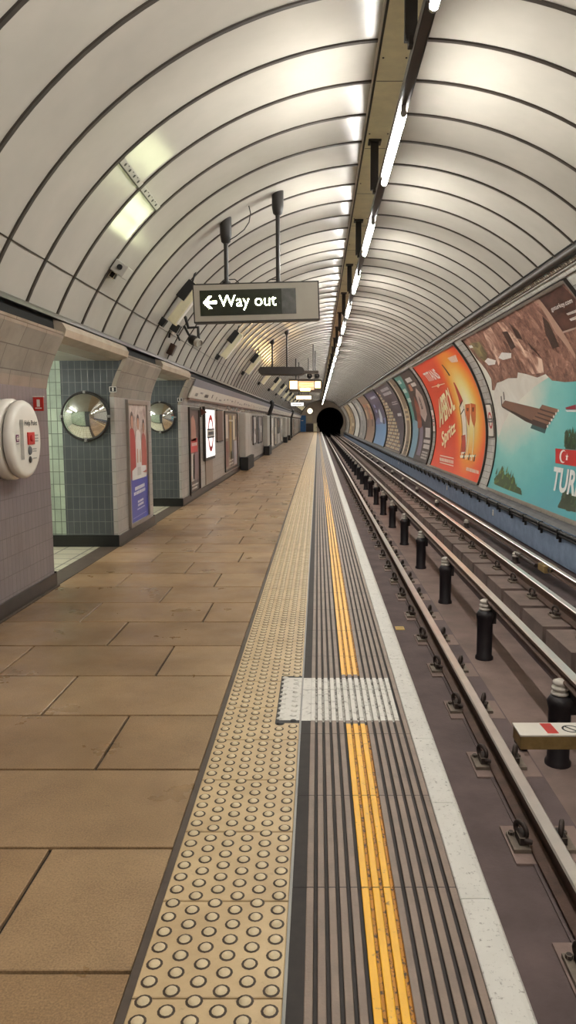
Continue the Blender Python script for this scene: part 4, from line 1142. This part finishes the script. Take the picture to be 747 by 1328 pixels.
decal(mb, sf, outer + inner[::-1], pc(244, 240, 236), .009)
decal(mb, sf, [(.695 + (.011 if i % 2 == 0 else .0045) * math.cos(PI / 2 + i * PI / 5), .266 + (.018 if i % 2 == 0 else .007) * math.sin(PI / 2 + i * PI / 5)) for i in range(10)], pc(244, 240, 236), .009)
mb.build('flag_print', t)['label'] = 'red flag band with crescent and star'
mb = MB()
letters(mb, sf, 'TURKEY', [(.622, .097), (.935, .10), (.93, .213), (.612, .211)], pc(232, 232, 230), .010, .03)
letters(mb, sf, 'goturkey.com', BK['gotext'], pc(236, 230, 226), .012, .01)
bars(mb, sf, BK['gt2'], 1, pc(230, 222, 216), .009, rg); bars(mb, sf, BK['gt3'], 1, pc(230, 222, 216), .009, rg)
mb.build('lettering', t)

# the orange drink poster
t, sf = rposter('advert_poster', 'orange drink poster with a bottle, glasses and tall slanting lettering', 24.85, 17.42)
mb = MB(); sheet(mb, sf, 0, 1, 0, 1, 'orange', 0, 40); mb.build('poster_print', t)
mb = MB()
decal(mb, sf, BK['straw'], pc(60, 34, 24), .004); decal(mb, sf, BK['neck'], pc(206, 66, 48), .004); decal(mb, sf, BK['body'], pc(250, 240, 222), .005); decal(mb, sf, BK['lab'], pc(200, 70, 52), .006)
a = BK['body']
decal(mb, sf, [(.612, .552), (.682, .592), (.684, .582), (.612, .54)], pc(40, 30, 30), .007); decal(mb, sf, [(.605, .49), (.684, .53), (.685, .52), (.605, .48)], pc(40, 30, 30), .007)
for u0, u1 in ((.598, .604), (.684, .690)): decal(mb, sf, [(u0, .175), (u1, .178), (u1, .55), (u0, .545)], pc(120, 60, 30), .0065)
for k in ('g1', 'g2'): decal(mb, sf, BK[k], pc(222, 112, 46), .005)
for k in ('ice1', 'ice2'): decal(mb, sf, BK[k], pc(120, 50, 28), .006)
for u in (.72, .805): decal(mb, sf, [(u - .006, .19), (u + .006, .19), (u + .008, .40), (u - .004, .40)], pc(252, 240, 200), .006); 
decal(mb, sf, BK['foot'], pc(250, 240, 214), .006)
for j in range(6):
    u = .62 + j * .045; decal(mb, sf, [(u, .135), (u + .02, .14), (u + .016, .19), (u + .004, .185)], pc(60, 48, 40) if j % 2 else pc(250, 240, 214), .007)
mb.build('bottle_print', t)['label'] = 'printed bottle and wine glasses'
mb = MB()
letters(mb, sf, 'APEROL', BK['ape'], pc(255, 238, 190), .008, .03); letters(mb, sf, 'Spritz', BK['spr'], pc(255, 238, 190), .008, .03)
letters(mb, sf, 'TITANS', BK['tit'], pc(250, 240, 232), .008, .03); decal(mb, sf, BK['rule'], pc(250, 214, 180), .008); decal(mb, sf, BK['dia'], pc(250, 214, 180), .009)
for k in ('ln1', 'ln2'): decal(mb, sf, BK[k], pc(250, 222, 200), .008)
for k in ('tx1', 'tx2', 'tx3'): bars(mb, sf, BK[k], 1, pc(250, 226, 206), .008, rng)
mb.build('lettering', t)

# posters further along
t, sf = rposter('advert_poster', 'dark poster of figures with a teal stripe, next to the orange drink poster', 31.0, 25.75, None, 'framedark')
mb = MB(); sheet(mb, sf, 0, 1, 0, 1, pc(66, 52, 54), 0, 36)
decal(mb, sf, [(0, 0), (.16, 0), (.17, .4), (.16, .62), (.42, 1), (.0, 1)], pc(78, 150, 142), .003); decal(mb, sf, [(.0, .0), (.3, .0), (.34, .42), (.1, .45), (0, .4)], pc(120, 160, 182), .0035)
for poly, c in (([(.30, .35), (.34, .62), (.46, .72), (.54, .6), (.52, .36)], (150, 70, 50)), ([(.52, .5), (.58, .72), (.74, .80), (.86, .7), (.84, .5), (.7, .42)], (196, 172, 164)), ([(.62, .55), (.66, .7), (.72, .7), (.72, .56)], (70, 48, 46)), ([(.4, .05), (.42, .35), (.58, .38), (.6, .05)], (132, 118, 140)), ([(.42, .78), (.46, .86), (.58, .86), (.58, .78)], (186, 120, 92))): decal(mb, sf, poly, pc(*c), .004)
for u0, u1, v0, v1 in ((.50, .78, .88, .93), (.62, .84, .82, .86), (.7, .92, .26, .36), (.64, .94, .20, .235), (.66, .94, .14, .185)): decal(mb, sf, P(u0, u1, v0, v1), pc(206, 198, 196), .005)
for j in range(3): bars(mb, sf, P(.66, .92, .03 + j * .03, .05 + j * .03), 1, pc(206, 198, 196), .005, rng)
for v in (.9, .78, .66): bars(mb, sf, P(.03, .22, v, v + .05), 1, pc(226, 236, 232), .005, rng)
mb.build('poster_print', t)
t, sf = rposter('advert_poster', 'narrow tan and cream poster between the teal striped poster and the patterned one', 33.5, 31.4, None, 'frame')
mb = MB(); sheet(mb, sf, 0, 1, 0, 1, pc(136, 114, 92), 0, 36); decal(mb, sf, P(.0, .22, 0, 1), pc(222, 212, 192), .003); decal(mb, sf, P(.75, 1, 0, .62), pc(222, 206, 170), .003)
for v in (.44, .5, .56): decal(mb, sf, P(.25, .7, v, v + .03), pc(216, 190, 150), .004)
for v in (.05, .1, .15, .9): bars(mb, sf, P(.3, .75, v, v + .025), 1, pc(60, 50, 46), .004, rng)
mb.build('poster_print', t)
t, sf = rposter('advert_poster', 'dark purple poster with a slope of cream blocks along its bottom', 42.0, 34.0, None, 'frame')
mb = MB(); sheet(mb, sf, 0, 1, 0, 1, pc(84, 72, 84), 0, 36)
for j in range(18):
    for i in range(12):
        u = .02 + i * .075; v = .015 + j * .052
        if v < .95 - u * 1.02 and (u + .06 < 1):
            w = .05; decal(mb, sf, [(u, v), (u + w, v + .006), (u + w, v + .042), (u, v + .036)], pc(236, 220, 184) if (i * 3 + j * 5) % 4 else pc(196, 150, 96), .003)
for v in (.90, .83): bars(mb, sf, P(.35, .85, v, v + .045), 1, pc(206, 200, 206), .004, rng)
for v in (.70, .67): bars(mb, sf, P(.6, .9, v, v + .012), 1, pc(206, 200, 206), .004, rng)
decal(mb, sf, P(.72, .92, .50, .54), pc(220, 214, 214), .004); mb.build('poster_print', t)
t, sf = rposter('advert_poster', 'poster fading from purple night to bright blue water', 50.6, 42.6, None, 'framedark')
mb = MB(); sheet(mb, sf, 0, 1, 0, .42, pc(116, 160, 206), 0, 14); sheet(mb, sf, 0, 1, .42, 1, pc(82, 76, 108), 0, 20)
decal(mb, sf, [(.0, .42), (.3, .5), (.7, .46), (1, .5), (1, .40), (0, .36)], pc(120, 130, 180), .003); decal(mb, sf, [(.45, .42), (.5, .62), (.62, .66), (.7, .5), (.66, .40)], pc(210, 214, 226), .004); decal(mb, sf, [(.72, .38), (.72, .46), (.84, .46), (.84, .38)], pc(50, 48, 60), .004)
for v in (.62, .72): decal(mb, sf, [(.3 + .07 * math.cos(a * PI / 8), v + .035 * math.sin(a * PI / 8)) for a in range(16)], pc(160, 168, 214), .004)
bars(mb, sf, P(.3, .8, .86, .90), 1, pc(206, 206, 220), .004, rng); mb.build('poster_print', t)
for Yl, Yr, base, cols, lab in ((59.6, 51.4, (158, 130, 112), ((192, 120, 88), (214, 190, 160), (110, 84, 74)), 'brown and orange poster past the blue water poster'), (69, 60.4, (170, 168, 166), ((200, 204, 212), (140, 138, 138), (226, 222, 216)), 'grey poster with a pale blue corner, sixth past the orange drink poster'),
                                 (77.5, 70, (222, 220, 214), ((236, 234, 230), (190, 186, 182), (206, 200, 190)), 'nearly white poster beyond the grey one'), (91.5, 79, (186, 160, 124), ((222, 206, 170), (140, 110, 84), (232, 222, 196)), 'tan and cream poster near the tunnel mouth'), (103.5, 92.5, (176, 172, 164), ((200, 196, 186), (150, 144, 136), (220, 214, 202)), 'pale grey poster right beside the black tunnel mouth')):
    t, sf = rposter('advert_poster', lab, Yl, Yr, None, 'frame')
    mb = MB(); sheet(mb, sf, 0, 1, 0, 1, pc(*base), 0, 30); rg = random.Random(int(Yl))
    for j in range(9):
        u = rg.uniform(.03, .75); v = rg.uniform(.03, .8); decal(mb, sf, P(u, u + rg.uniform(.1, .22), v, min(.98, v + rg.uniform(.06, .3))), pc(*cols[j % 3]), .003 + j * .0005)
    mb.build('poster_print', t)
# small roundels on the tiled strips between posters
for ya, yb, lab in ((17.22, 16.72, 'small station roundel plate between the bay poster and the orange drink poster'), (25.55, 25.05, 'small station roundel plate on the far side of the orange drink poster')):
    z0, z1 = 1.16, 1.87; a0, a1 = th_at(z0), th_at(z1)
    t = thing('roundel_plate', (arc(a0)[0], (ya + yb) / 2, z0), lab, 'sign', 'roundel plates on the track wall')
    def qs(u, v, off, ya=ya, yb=yb, a0=a0, a1=a1):
        x, z = arc(a0 + (a1 - a0) * v, off); return (x, ya + (yb - ya) * u, z)
    mb = MB()
    for j in range(6): mb.face([qs(u, v, .022) for u, v in P(0, 1, j / 6, (j + 1) / 6)], 'white2')
    mb.face([qs(0, 0, .022), qs(1, 0, .022), qs(1, 0, -.01), qs(0, 0, -.01)], 'framedark'); mb.face([qs(0, 1, .022), qs(1, 1, .022), qs(1, 1, -.01), qs(0, 1, -.01)], 'framedark')
    mb.build('plate', t)
    mb = MB()
    for u0, u1, v0, v1 in ((-.06, 0, -.04, 1.04), (1, 1.06, -.04, 1.04), (0, 1, -.04, 0), (0, 1, 1, 1.04)):
        for j in range(6): mb.face([qs(u, v, .026) for u, v in P(u0, u1, v0 + (v1 - v0) * j / 6, v0 + (v1 - v0) * (j + 1) / 6)], 'framedark')
    mb.build('frame', t)
    mb = MB(); ident = lambda y, z: ((y + .25) / .5, (z + .355) / .71); ringpoly(mb, ident, qs, 0, 0, .13, .19, 'ringred', .025, 32); mb.build('ring', t)
    mb = MB(); decal(mb, qs, [ident(*p) for p in ((-.215, -.045), (.215, -.045), (.215, .045), (-.215, .045))], 'navy', .028, 0); bars(mb, qs, [ident(*p) for p in ((-.16, -.018), (.16, -.018), (.16, .02), (-.16, .02))], 1, 'white2', .030, rng); mb.build('name_bar', t)

# ---- cable run along the top of the blue wall
cb = thing('cable_run', (3.60, 0, -.15), 'black cables clipped along the top of the blue trackside wall', 'cable')
mb = MB(); mb.cyl((3.583, Y0, -.135), (3.583, Y1, -.135), .03, 'black', 10); mb.build('cable', cb)
mb = MB(); mb.cyl((3.592, Y0, -.19), (3.592, Y1, -.19), .022, 'black', 10); mb.build('cable', cb)
h0 = None
for k in range(100):
    y = 8.2 + .93 * k
    if h0 is None:
        mb = MB(); mb.box(3.546, 3.617, y - .012, y + .012, -.24, -.102, 'black'); mb.box(3.585, 3.617, y - .02, y + .02, -.29, -.22, 'black'); h0 = mb.build('cable_bracket', cb, 0, (3.6, y, -.2)); hy = y
    else:
        c = h0.copy(); COL.objects.link(c); c.parent = cb; c.location = h0.location + Vector((0, y - hy, 0))
for y, z, lab in ((15.35, -.38, 'small white label stuck on the blue wall below the orange drink poster corner'), (20.9, -.36, 'small white label on the blue wall below the middle of the orange drink poster'), (33.5, -.36, 'tiny white label on the blue wall below the tan poster')):
    mb = MB(); mb.box(3.618, 3.634, y - .035, y + .035, z - .06, z + .06, 'white2'); mb.box(3.616, 3.619, y - .022, y + .022, z + .02, z + .035, 'grey')
    tag(mb.build('label_plate', None, 0, (3.62, y, z)), lab, 'label', 'labels on the blue wall')

# ---- running rails on their base plates
def rail_profile(xc, zt, h, hw, fw):
    return [(xc - fw, zt - h), (xc + fw, zt - h), (xc + fw, zt - h + .012), (xc + .012, zt - h + .03), (xc + .01, zt - .045), (xc + hw, zt - .035), (xc + hw, zt - .008), (xc + hw - .008, zt), (xc - hw + .008, zt), (xc - hw, zt - .008), (xc - hw, zt - .035), (xc - .01, zt - .045), (xc - .012, zt - h + .03), (xc - fw, zt - h + .012)]
def rail_bar(name, parent, xc, zt, h, hw, fw, ya, yb):
    pr = rail_profile(xc, zt, h, hw, fw); n = len(pr); mb = MB()
    for i in range(n):
        a, b = pr[i], pr[(i + 1) % n]; top = min(a[1], b[1]) > zt - .02
        mb.face([(a[0], ya, a[1]), (a[0], yb, a[1]), (b[0], yb, b[1]), (b[0], ya, b[1])], 'steel' if top else 'rust')
    mb.face([(x, ya, z) for x, z in pr], 'rust')
    return mb.build(name, parent)
def plate_mb(x, y, zb, n=1):
    mb = MB()
    for k in range(n):
        yy = y + k * CHP
        mb.box(x - .155, x + .155, yy - .085, yy + .085, zb, zb + .022, 'plate')
        for s in (-1, 1): mb.box(x + s * .098 - .022, x + s * .098 + .022, yy - .05, yy + .05, zb + .022, zb + .062, 'iron')
        for s in (-1, 1): mb.cyl((x + s * .135, yy + .055, zb + .02), (x + s * .135, yy + .055, zb + .04), .016, 'iron', 6)
    return mb
def clip_mb(x, y, zb, s, n=1):
    mb = MB()
    for k in range(n):
        yy = y + k * CHP; cx = x + s * .105; pts = []
        for i in range(15):
            a = -PI * .5 + 2 * PI * .86 * i / 14
            pts.append((cx + s * .030 * math.cos(a) * .55 - s * .004, yy + .042 * math.cos(a), zb + .080 + .036 * math.sin(a)))
        pts = [(x + s * .062, yy - .06, zb + .046), (cx - s * .02, yy - .06, zb + .05)] + pts + [(x + s * .070, yy + .05, zb + .05)]
        mb.tube(pts, .013, 'iron', 8)
    return mb
RZ = -.46
def running_rail(xc, label, ncl):
    t = thing('running_rail', (xc, CH0, -.62), label, 'rail', 'running rails')
    rail_bar('rail_bar', t, xc, RZ, .14, .036, .07, Y0, Y1 + 20)
    zb = -.612 if xc < 2 else -.62
    y = CH0 - 3 * CHP
    p0 = plate_mb(xc, y, zb).build('base_plate', t, .003, (xc, y, zb))
    cl = [clip_mb(xc, y, zb, s).build('rail_clip', p0, 0, (xc + s * .1, y, zb + .05)) for s in (-1, 1)]
    for k in range(1, 100):
        c = p0.copy(); COL.objects.link(c); c.parent = t; c.location = p0.location + Vector((0, k * CHP, 0))
        if k < ncl:
            for q in cl:
                d = q.copy(); COL.objects.link(d); d.parent = c
    r_ = plate_mb(xc, y + 100 * CHP, zb, NCH - 101).build('base_plate', t); r_['kind'] = 'stuff'
    mb = clip_mb(xc, y + ncl * CHP, zb, -1, 55); m2 = clip_mb(xc, y + ncl * CHP, zb, 1, 55)
    mb.add(m2.v, m2.f, 'iron', True); r_ = mb.build('rail_clip', t); r_['kind'] = 'stuff'
running_rail(1.12, 'polished running rail beside the platform edge, clipped to the concrete shelf', 49)
running_rail(2.69, 'polished running rail on the concrete blocks beyond the black posts', 49)

# ---- centre conductor rail on black insulator posts over the pit
t = thing('conductor_rail', (1.92, 5.5, -1.15), 'bright conductor rail carried down the middle on tall black posts', 'rail', 'conductor rails')
rail_bar('rail_bar', t, 1.92, -.40, .09, .04, .05, Y0, Y1 + 20)
p0 = None
for k in range(-1, 39):
    y = 5.55 + 2.6 * k
    if p0 is None:
        mb = MB(); mb.lathe((1.87, y, -1.152), (0, 0, 1), [(.10, 0), (.10, .03), (.085, .05), (.085, .44), (.095, .48), (.10, .51), (.075, .555), (.05, .56)], 'pot', 18); p0 = mb.build('insulator_post', t, 0, (1.87, y, -1.15))
        mb = MB(); mb.lathe((1.865, y, -.595), (0, 0, 1), [(.05, 0), (.066, .008), (.066, .026), (.045, .032), (.045, .042), (.064, .048), (.064, .068), (.042, .074), (.042, .084), (.058, .09), (.056, .112), (.03, .125)], 'porcelain', 18); mb.build('insulator_cap', p0)['label'] = 'white ribbed porcelain cap'
        mb = MB(); mb.box(1.93, 1.985, y - .05, y + .05, -.74, -.49, 'pot'); mb.build('bracket', p0, .006); py = y
    else:
        c = copy_tree(p0, t); c.location = p0.location + Vector((0, (y - py), 0))
# ---- outer conductor rail by the blue wall
t = thing('conductor_rail', (3.12, 11.4, -.68), 'bright conductor rail by the blue wall, on small white striped insulators', 'rail', 'conductor rails')
rail_bar('rail_bar', t, 3.12, -.41, .09, .036, .05, Y0, Y1 + 20)
p0 = None
for k in range(-2, 24):
    y = 11.4 + 3.85 * k
    if p0 is None:
        mb = MB(); mb.lathe((3.06, y, -.682), (0, 0, 1), [(.075, 0), (.075, .02), (.05, .03), (.05, .10)], 'iron', 16)
        p0 = mb.build('insulator', t, 0, (3.06, y, -.68)); py = y
        mb = MB(); mb.lathe((3.06, y, -.585), (0, 0, 1), [(.04, 0), (.055, .008), (.055, .022), (.04, .028), (.04, .036), (.052, .042), (.052, .056), (.036, .062), (.036, .08)], 'porcelain', 16); mb.build('insulator_cap', p0)['label'] = 'white ribbed porcelain cap'
    else:
        c = copy_tree(p0, t); c.location = p0.location + Vector((0, y - py, 0))
mb = MB(); mb.box(3.02, 3.20, 9.80, 10.10, -.52, -.425, 'brass'); mb.cyl((3.11, 9.7, -.47), (3.11, 10.25, -.47), .05, 'iron', 12); mb.build('cable_joint', t, .008)['label'] = 'ochre cable joint box'
mb = MB(); mb.cyl((3.04, 10.25, -.50), (3.04, 11.2, -.50), .028, 'iron', 10); mb.cyl((3.04, 11.0, -.50), (3.04, 11.25, -.50), .036, 'beam', 10); mb.build('jumper_cable', t)

# ---- warning marker between the rails, tag on the shelf
t = thing('warning_marker', (1.5, 4.66, -.62), 'white topped marker block with red bar and black symbol between the rails', 'marker')
mb = MB(); mb.box(1.30, 1.75, 4.58, 4.77, -.595, -.505, 'brass'); mb.build('block', t, .008)
mb = MB(); mb.box(1.295, 1.755, 4.575, 4.775, -.505, -.493, 'white2'); lid = mb.build('top_plate', t, .003); lid['label'] = 'white top plate'
def ws(u, v, off): return (1.295 + .46 * u, 4.575 + .20 * v, -.493 + off)
mb = MB(); decal(mb, ws, [(.40, .12), (.56, .12), (.54, .92), (.38, .92)], 'red', .001, 0)
wuv = lambda x, y: ((x - 1.265) / .46, (y - 4.585) / .20)
ringpoly(mb, wuv, ws, 1.62, 4.68, .045, .058, 'black', .001); decal(mb, ws, [wuv(1.585, 4.715), wuv(1.595, 4.725), wuv(1.655, 4.645), wuv(1.645, 4.635)], 'black', .0012, 0)
mb.build('warning_symbol', lid)
mb = MB()
mb.box(1.305, 1.36, 4.62, 4.75, -.612, -.59, 'iron')
mb.build('bracket', t)
mb = MB(); mb.box(.80, .89, 7.44, 7.56, -.621, -.615, 'yellowtag'); mb.box(.81, .88, 7.50, 7.52, -.615, -.6145, 'brass')
tag(mb.build('yellow_card', None, 0, (.845, 7.5, -.62)), 'small yellow card lying on the dark concrete shelf beside the white edge', 'card')

# ---- hanging equipment further along the platform
t = thing('hanging_canopy', (-.9, 21, 2.94), 'dark grey round-ended tray hanging from two poles beyond the way out sign', 'hanging tray')
def capsule(x0, x1, r, y0, y1):
    pts = [(x0 + r + r * math.cos(a), y0 + (y1 - y0) * 0) for a in (0,)]
    return pts
mb = MB(); n = 10; pr = []
for i in range(n + 1):
    a = PI / 2 + PI * i / n; pr.append((-1.52 + .08 * math.cos(a), 2.865 + .08 * math.sin(a)))
for i in range(n + 1):
    a = -PI / 2 + PI * i / n; pr.append((-.47 + .08 * math.cos(a), 2.865 + .08 * math.sin(a)))
mb.prism(pr, 20.7, 21.3, 'framedark'); mb.build('tray', t, .02)
mb = MB(); mb.box(-.42, .02, 20.9, 21.1, 2.80, 2.88, 'beam'); mb.build('side_arm', t, .01)
for px in (-1.25, -.85):
    mb = MB(); zt = ZC + math.sqrt(R * R - (px - XC) ** 2); mb.cyl((px, 21, 2.94), (px, 21, zt), .025, 'dark', 10); mb.lathe((px, 21, zt - .12), (0, 0, 1), [(.03, 0), (.06, .03), (.06, .16)], 'dark', 12); mb.build('pole', t)
t = thing('train_indicator', (-.49, 30, 2.66), 'hanging amber lit train indicator board', 'indicator board')
mb = MB(); mb.box(-1.13, .15, 29.9, 30.1, 2.66, 3.12, 'beam'); mb.box(-1.15, .17, 29.88, 30.12, 3.12, 3.14, 'dark'); mb.box(-1.15, .17, 29.88, 30.12, 2.64, 2.66, 'dark'); mb.build('casing', t, .01)
mb = MB(); mb.box(-1.09, -.80, 29.885, 29.9, 2.76, 3.06, 'amberwhite'); mb.build('lit_panel', t)
mb = MB(); mb.box(-.10, .11, 29.885, 29.9, 2.80, 3.04, 'amberwhite'); mb.build('lit_panel', t)
mb = MB(); mb.box(-.76, -.14, 29.885, 29.9, 2.72, 3.06, 'amberdim'); sr = mb.build('screen', t)
mb = MB(); mb.box(-.68, -.30, 29.875, 29.886, 2.68, 2.78, 'amberwhite'); mb.box(-.72, -.16, 29.878, 29.886, 2.86, 2.885, 'amber'); mb.box(-.72, -.20, 29.878, 29.886, 2.95, 2.975, 'amber'); mb.build('display_text', sr)
mb = MB(); zt = ZC + math.sqrt(R * R - (-.86 - XC) ** 2); mb.cyl((-.86, 30, 3.12), (-.86, 30, zt - .014), .025, 'dark', 10)
mb.build('pole', t); mb = MB(); zt = ZC + math.sqrt(R * R - (-.1 - XC) ** 2); mb.cyl((-.1, 30, 3.12), (-.1, 30, zt - .014), .025, 'dark', 10); mb.build('pole', t)
t = thing('twin_cameras', (-.17, 27.5, 3.1), 'pair of round black cameras hanging above the amber indicator board', 'camera')
for px in (-.30, -.03):
    mb = MB(); mb.lathe((px, 27.52, 3.12), (0, -1, 0), [(.07, -.12), (.10, -.08), (.10, .08), (.085, .09), (.08, .05)], 'black', 18); b_ = mb.build('camera_body', t)
    mb = MB(); mb.lathe((px, 27.50, 3.12), (0, -1, 0), [(.05, .02), (.05, .055), (.001, .06)], 'dark', 16); mb.build('lens', b_)
mb = MB(); mb.box(-.34, .01, 27.47, 27.57, 3.22, 3.26, 'dark'); zt = ZC + math.sqrt(R * R - (-.16 - XC) ** 2); mb.cyl((-.16, 27.52, 3.24), (-.16, 27.52, zt), .022, 'dark', 10); mb.build('hanger', t)
for px, y, z0, z1, w, lab in ((-.60, 32.5, 2.40, 2.60, .34, 'white lit hanging sign just below the amber indicator board'), (-1.35, 50, 2.46, 2.74, .45, 'white lit hanging sign farther off beyond the amber indicator board')):
    t = thing('hanging_sign', (px, y, z0), lab, 'sign', 'lit hanging signs far along the platform')
    mb = MB(); mb.box(px - w, px + w, y - .07, y + .07, z0, z1, 'framedark'); mb.build('casing', t, .01)
    mb = MB(); mb.box(px - w + .03, px + w - .03, y - .08, y - .069, z0 + .03, z1 - .03, 'amberwhite' if y < 40 else 'litwhite'); pnl = mb.build('lit_panel', t)
    sfx = lambda u, v, off, px=px, w=w, y=y, z0=z0, z1=z1: (px - w + 2 * w * u, y - .08 - off, z0 + (z1 - z0) * v)
    mb = MB(); bars(mb, sfx, P(.15, .85, .4, .6), 1, 'framedark', .002, rng); mb.build('lettering', pnl)
    for dx in (-w * .6, w * .6):
        zt = ZC + math.sqrt(R * R - (px + dx - XC) ** 2); mb = MB(); mb.cyl((px + dx, y, z1), (px + dx, y, zt), .02, 'dark', 8); mb.build('pole', t)
# ---- end wall lamp and cabinet
t = thing('round_lamp', (-1.07, Y1 - .1, 2.88), 'round glowing lamp high on the end wall beside the blue door', 'lamp')
mb = MB(); mb.lathe((-1.07, Y1 - .02, 2.88), (0, -1, 0), [(.36, 0), (.38, .02), (.38, .08), (.35, .09)], 'dark', 28); mb.build('rim', t)
mb = MB(); mb.lathe((-1.07, Y1 - .02, 2.88), (0, -1, 0), [(.35, .05), (.34, .10), (.22, .15), (.001, .17)], 'litlamp', 28); mb.build('lamp_glass', t)
t = thing('headwall_cabinet', (-.35, Y1 - 1, 0), 'small pale cabinet standing at the platform end beside the tunnel mouth', 'cabinet')
mb = MB(); mb.box(-.60, -.08, Y1 - 1.2, Y1 - .8, 0, 1.25, 'cream'); mb.build('body', t, .02)
mb = MB(); mb.box(-.55, -.13, Y1 - 1.21, Y1 - 1.195, .1, 1.15, 'strip'); dr = mb.build('door', t)
mb = MB(); mb.box(-.2, -.17, Y1 - 1.23, Y1 - 1.21, .55, .7, 'dark'); mb.build('handle', dr)

# ================================================================== CAMERA, WORLD, COLOUR
cam = bpy.data.cameras.new('camera'); co = bpy.data.objects.new('camera', cam); COL.objects.link(co)
F = 970.
cam.sensor_fit = 'AUTO'; cam.sensor_width = 36; cam.lens = F / 1328 * 36
cam.shift_x = -38.5 / 1328; cam.clip_start = .05; cam.clip_end = 400
co.location = (0, 0, 1.5); co.rotation_euler = (PI / 2 - math.atan(118 / F), 0, 0)
sc.camera = co
w = bpy.data.worlds.new('world'); sc.world = w; w.use_nodes = True
w.node_tree.nodes['Background'].inputs[0].default_value = (.5, .48, .45, 1)
w.node_tree.nodes['Background'].inputs[1].default_value = .05
sc.view_settings.view_transform = 'Standard'; sc.view_settings.look = 'None'
sc.view_settings.gamma = 1; sc.view_settings.use_curve_mapping = False
sc.view_settings.exposure = EXPOSURE
sc.cycles.use_denoising = True
sc.cycles.max_bounces = 8; sc.cycles.diffuse_bounces = 5; sc.cycles.glossy_bounces = 4
sc.cycles.sample_clamp_indirect = 8
sc.cycles.use_light_tree = True
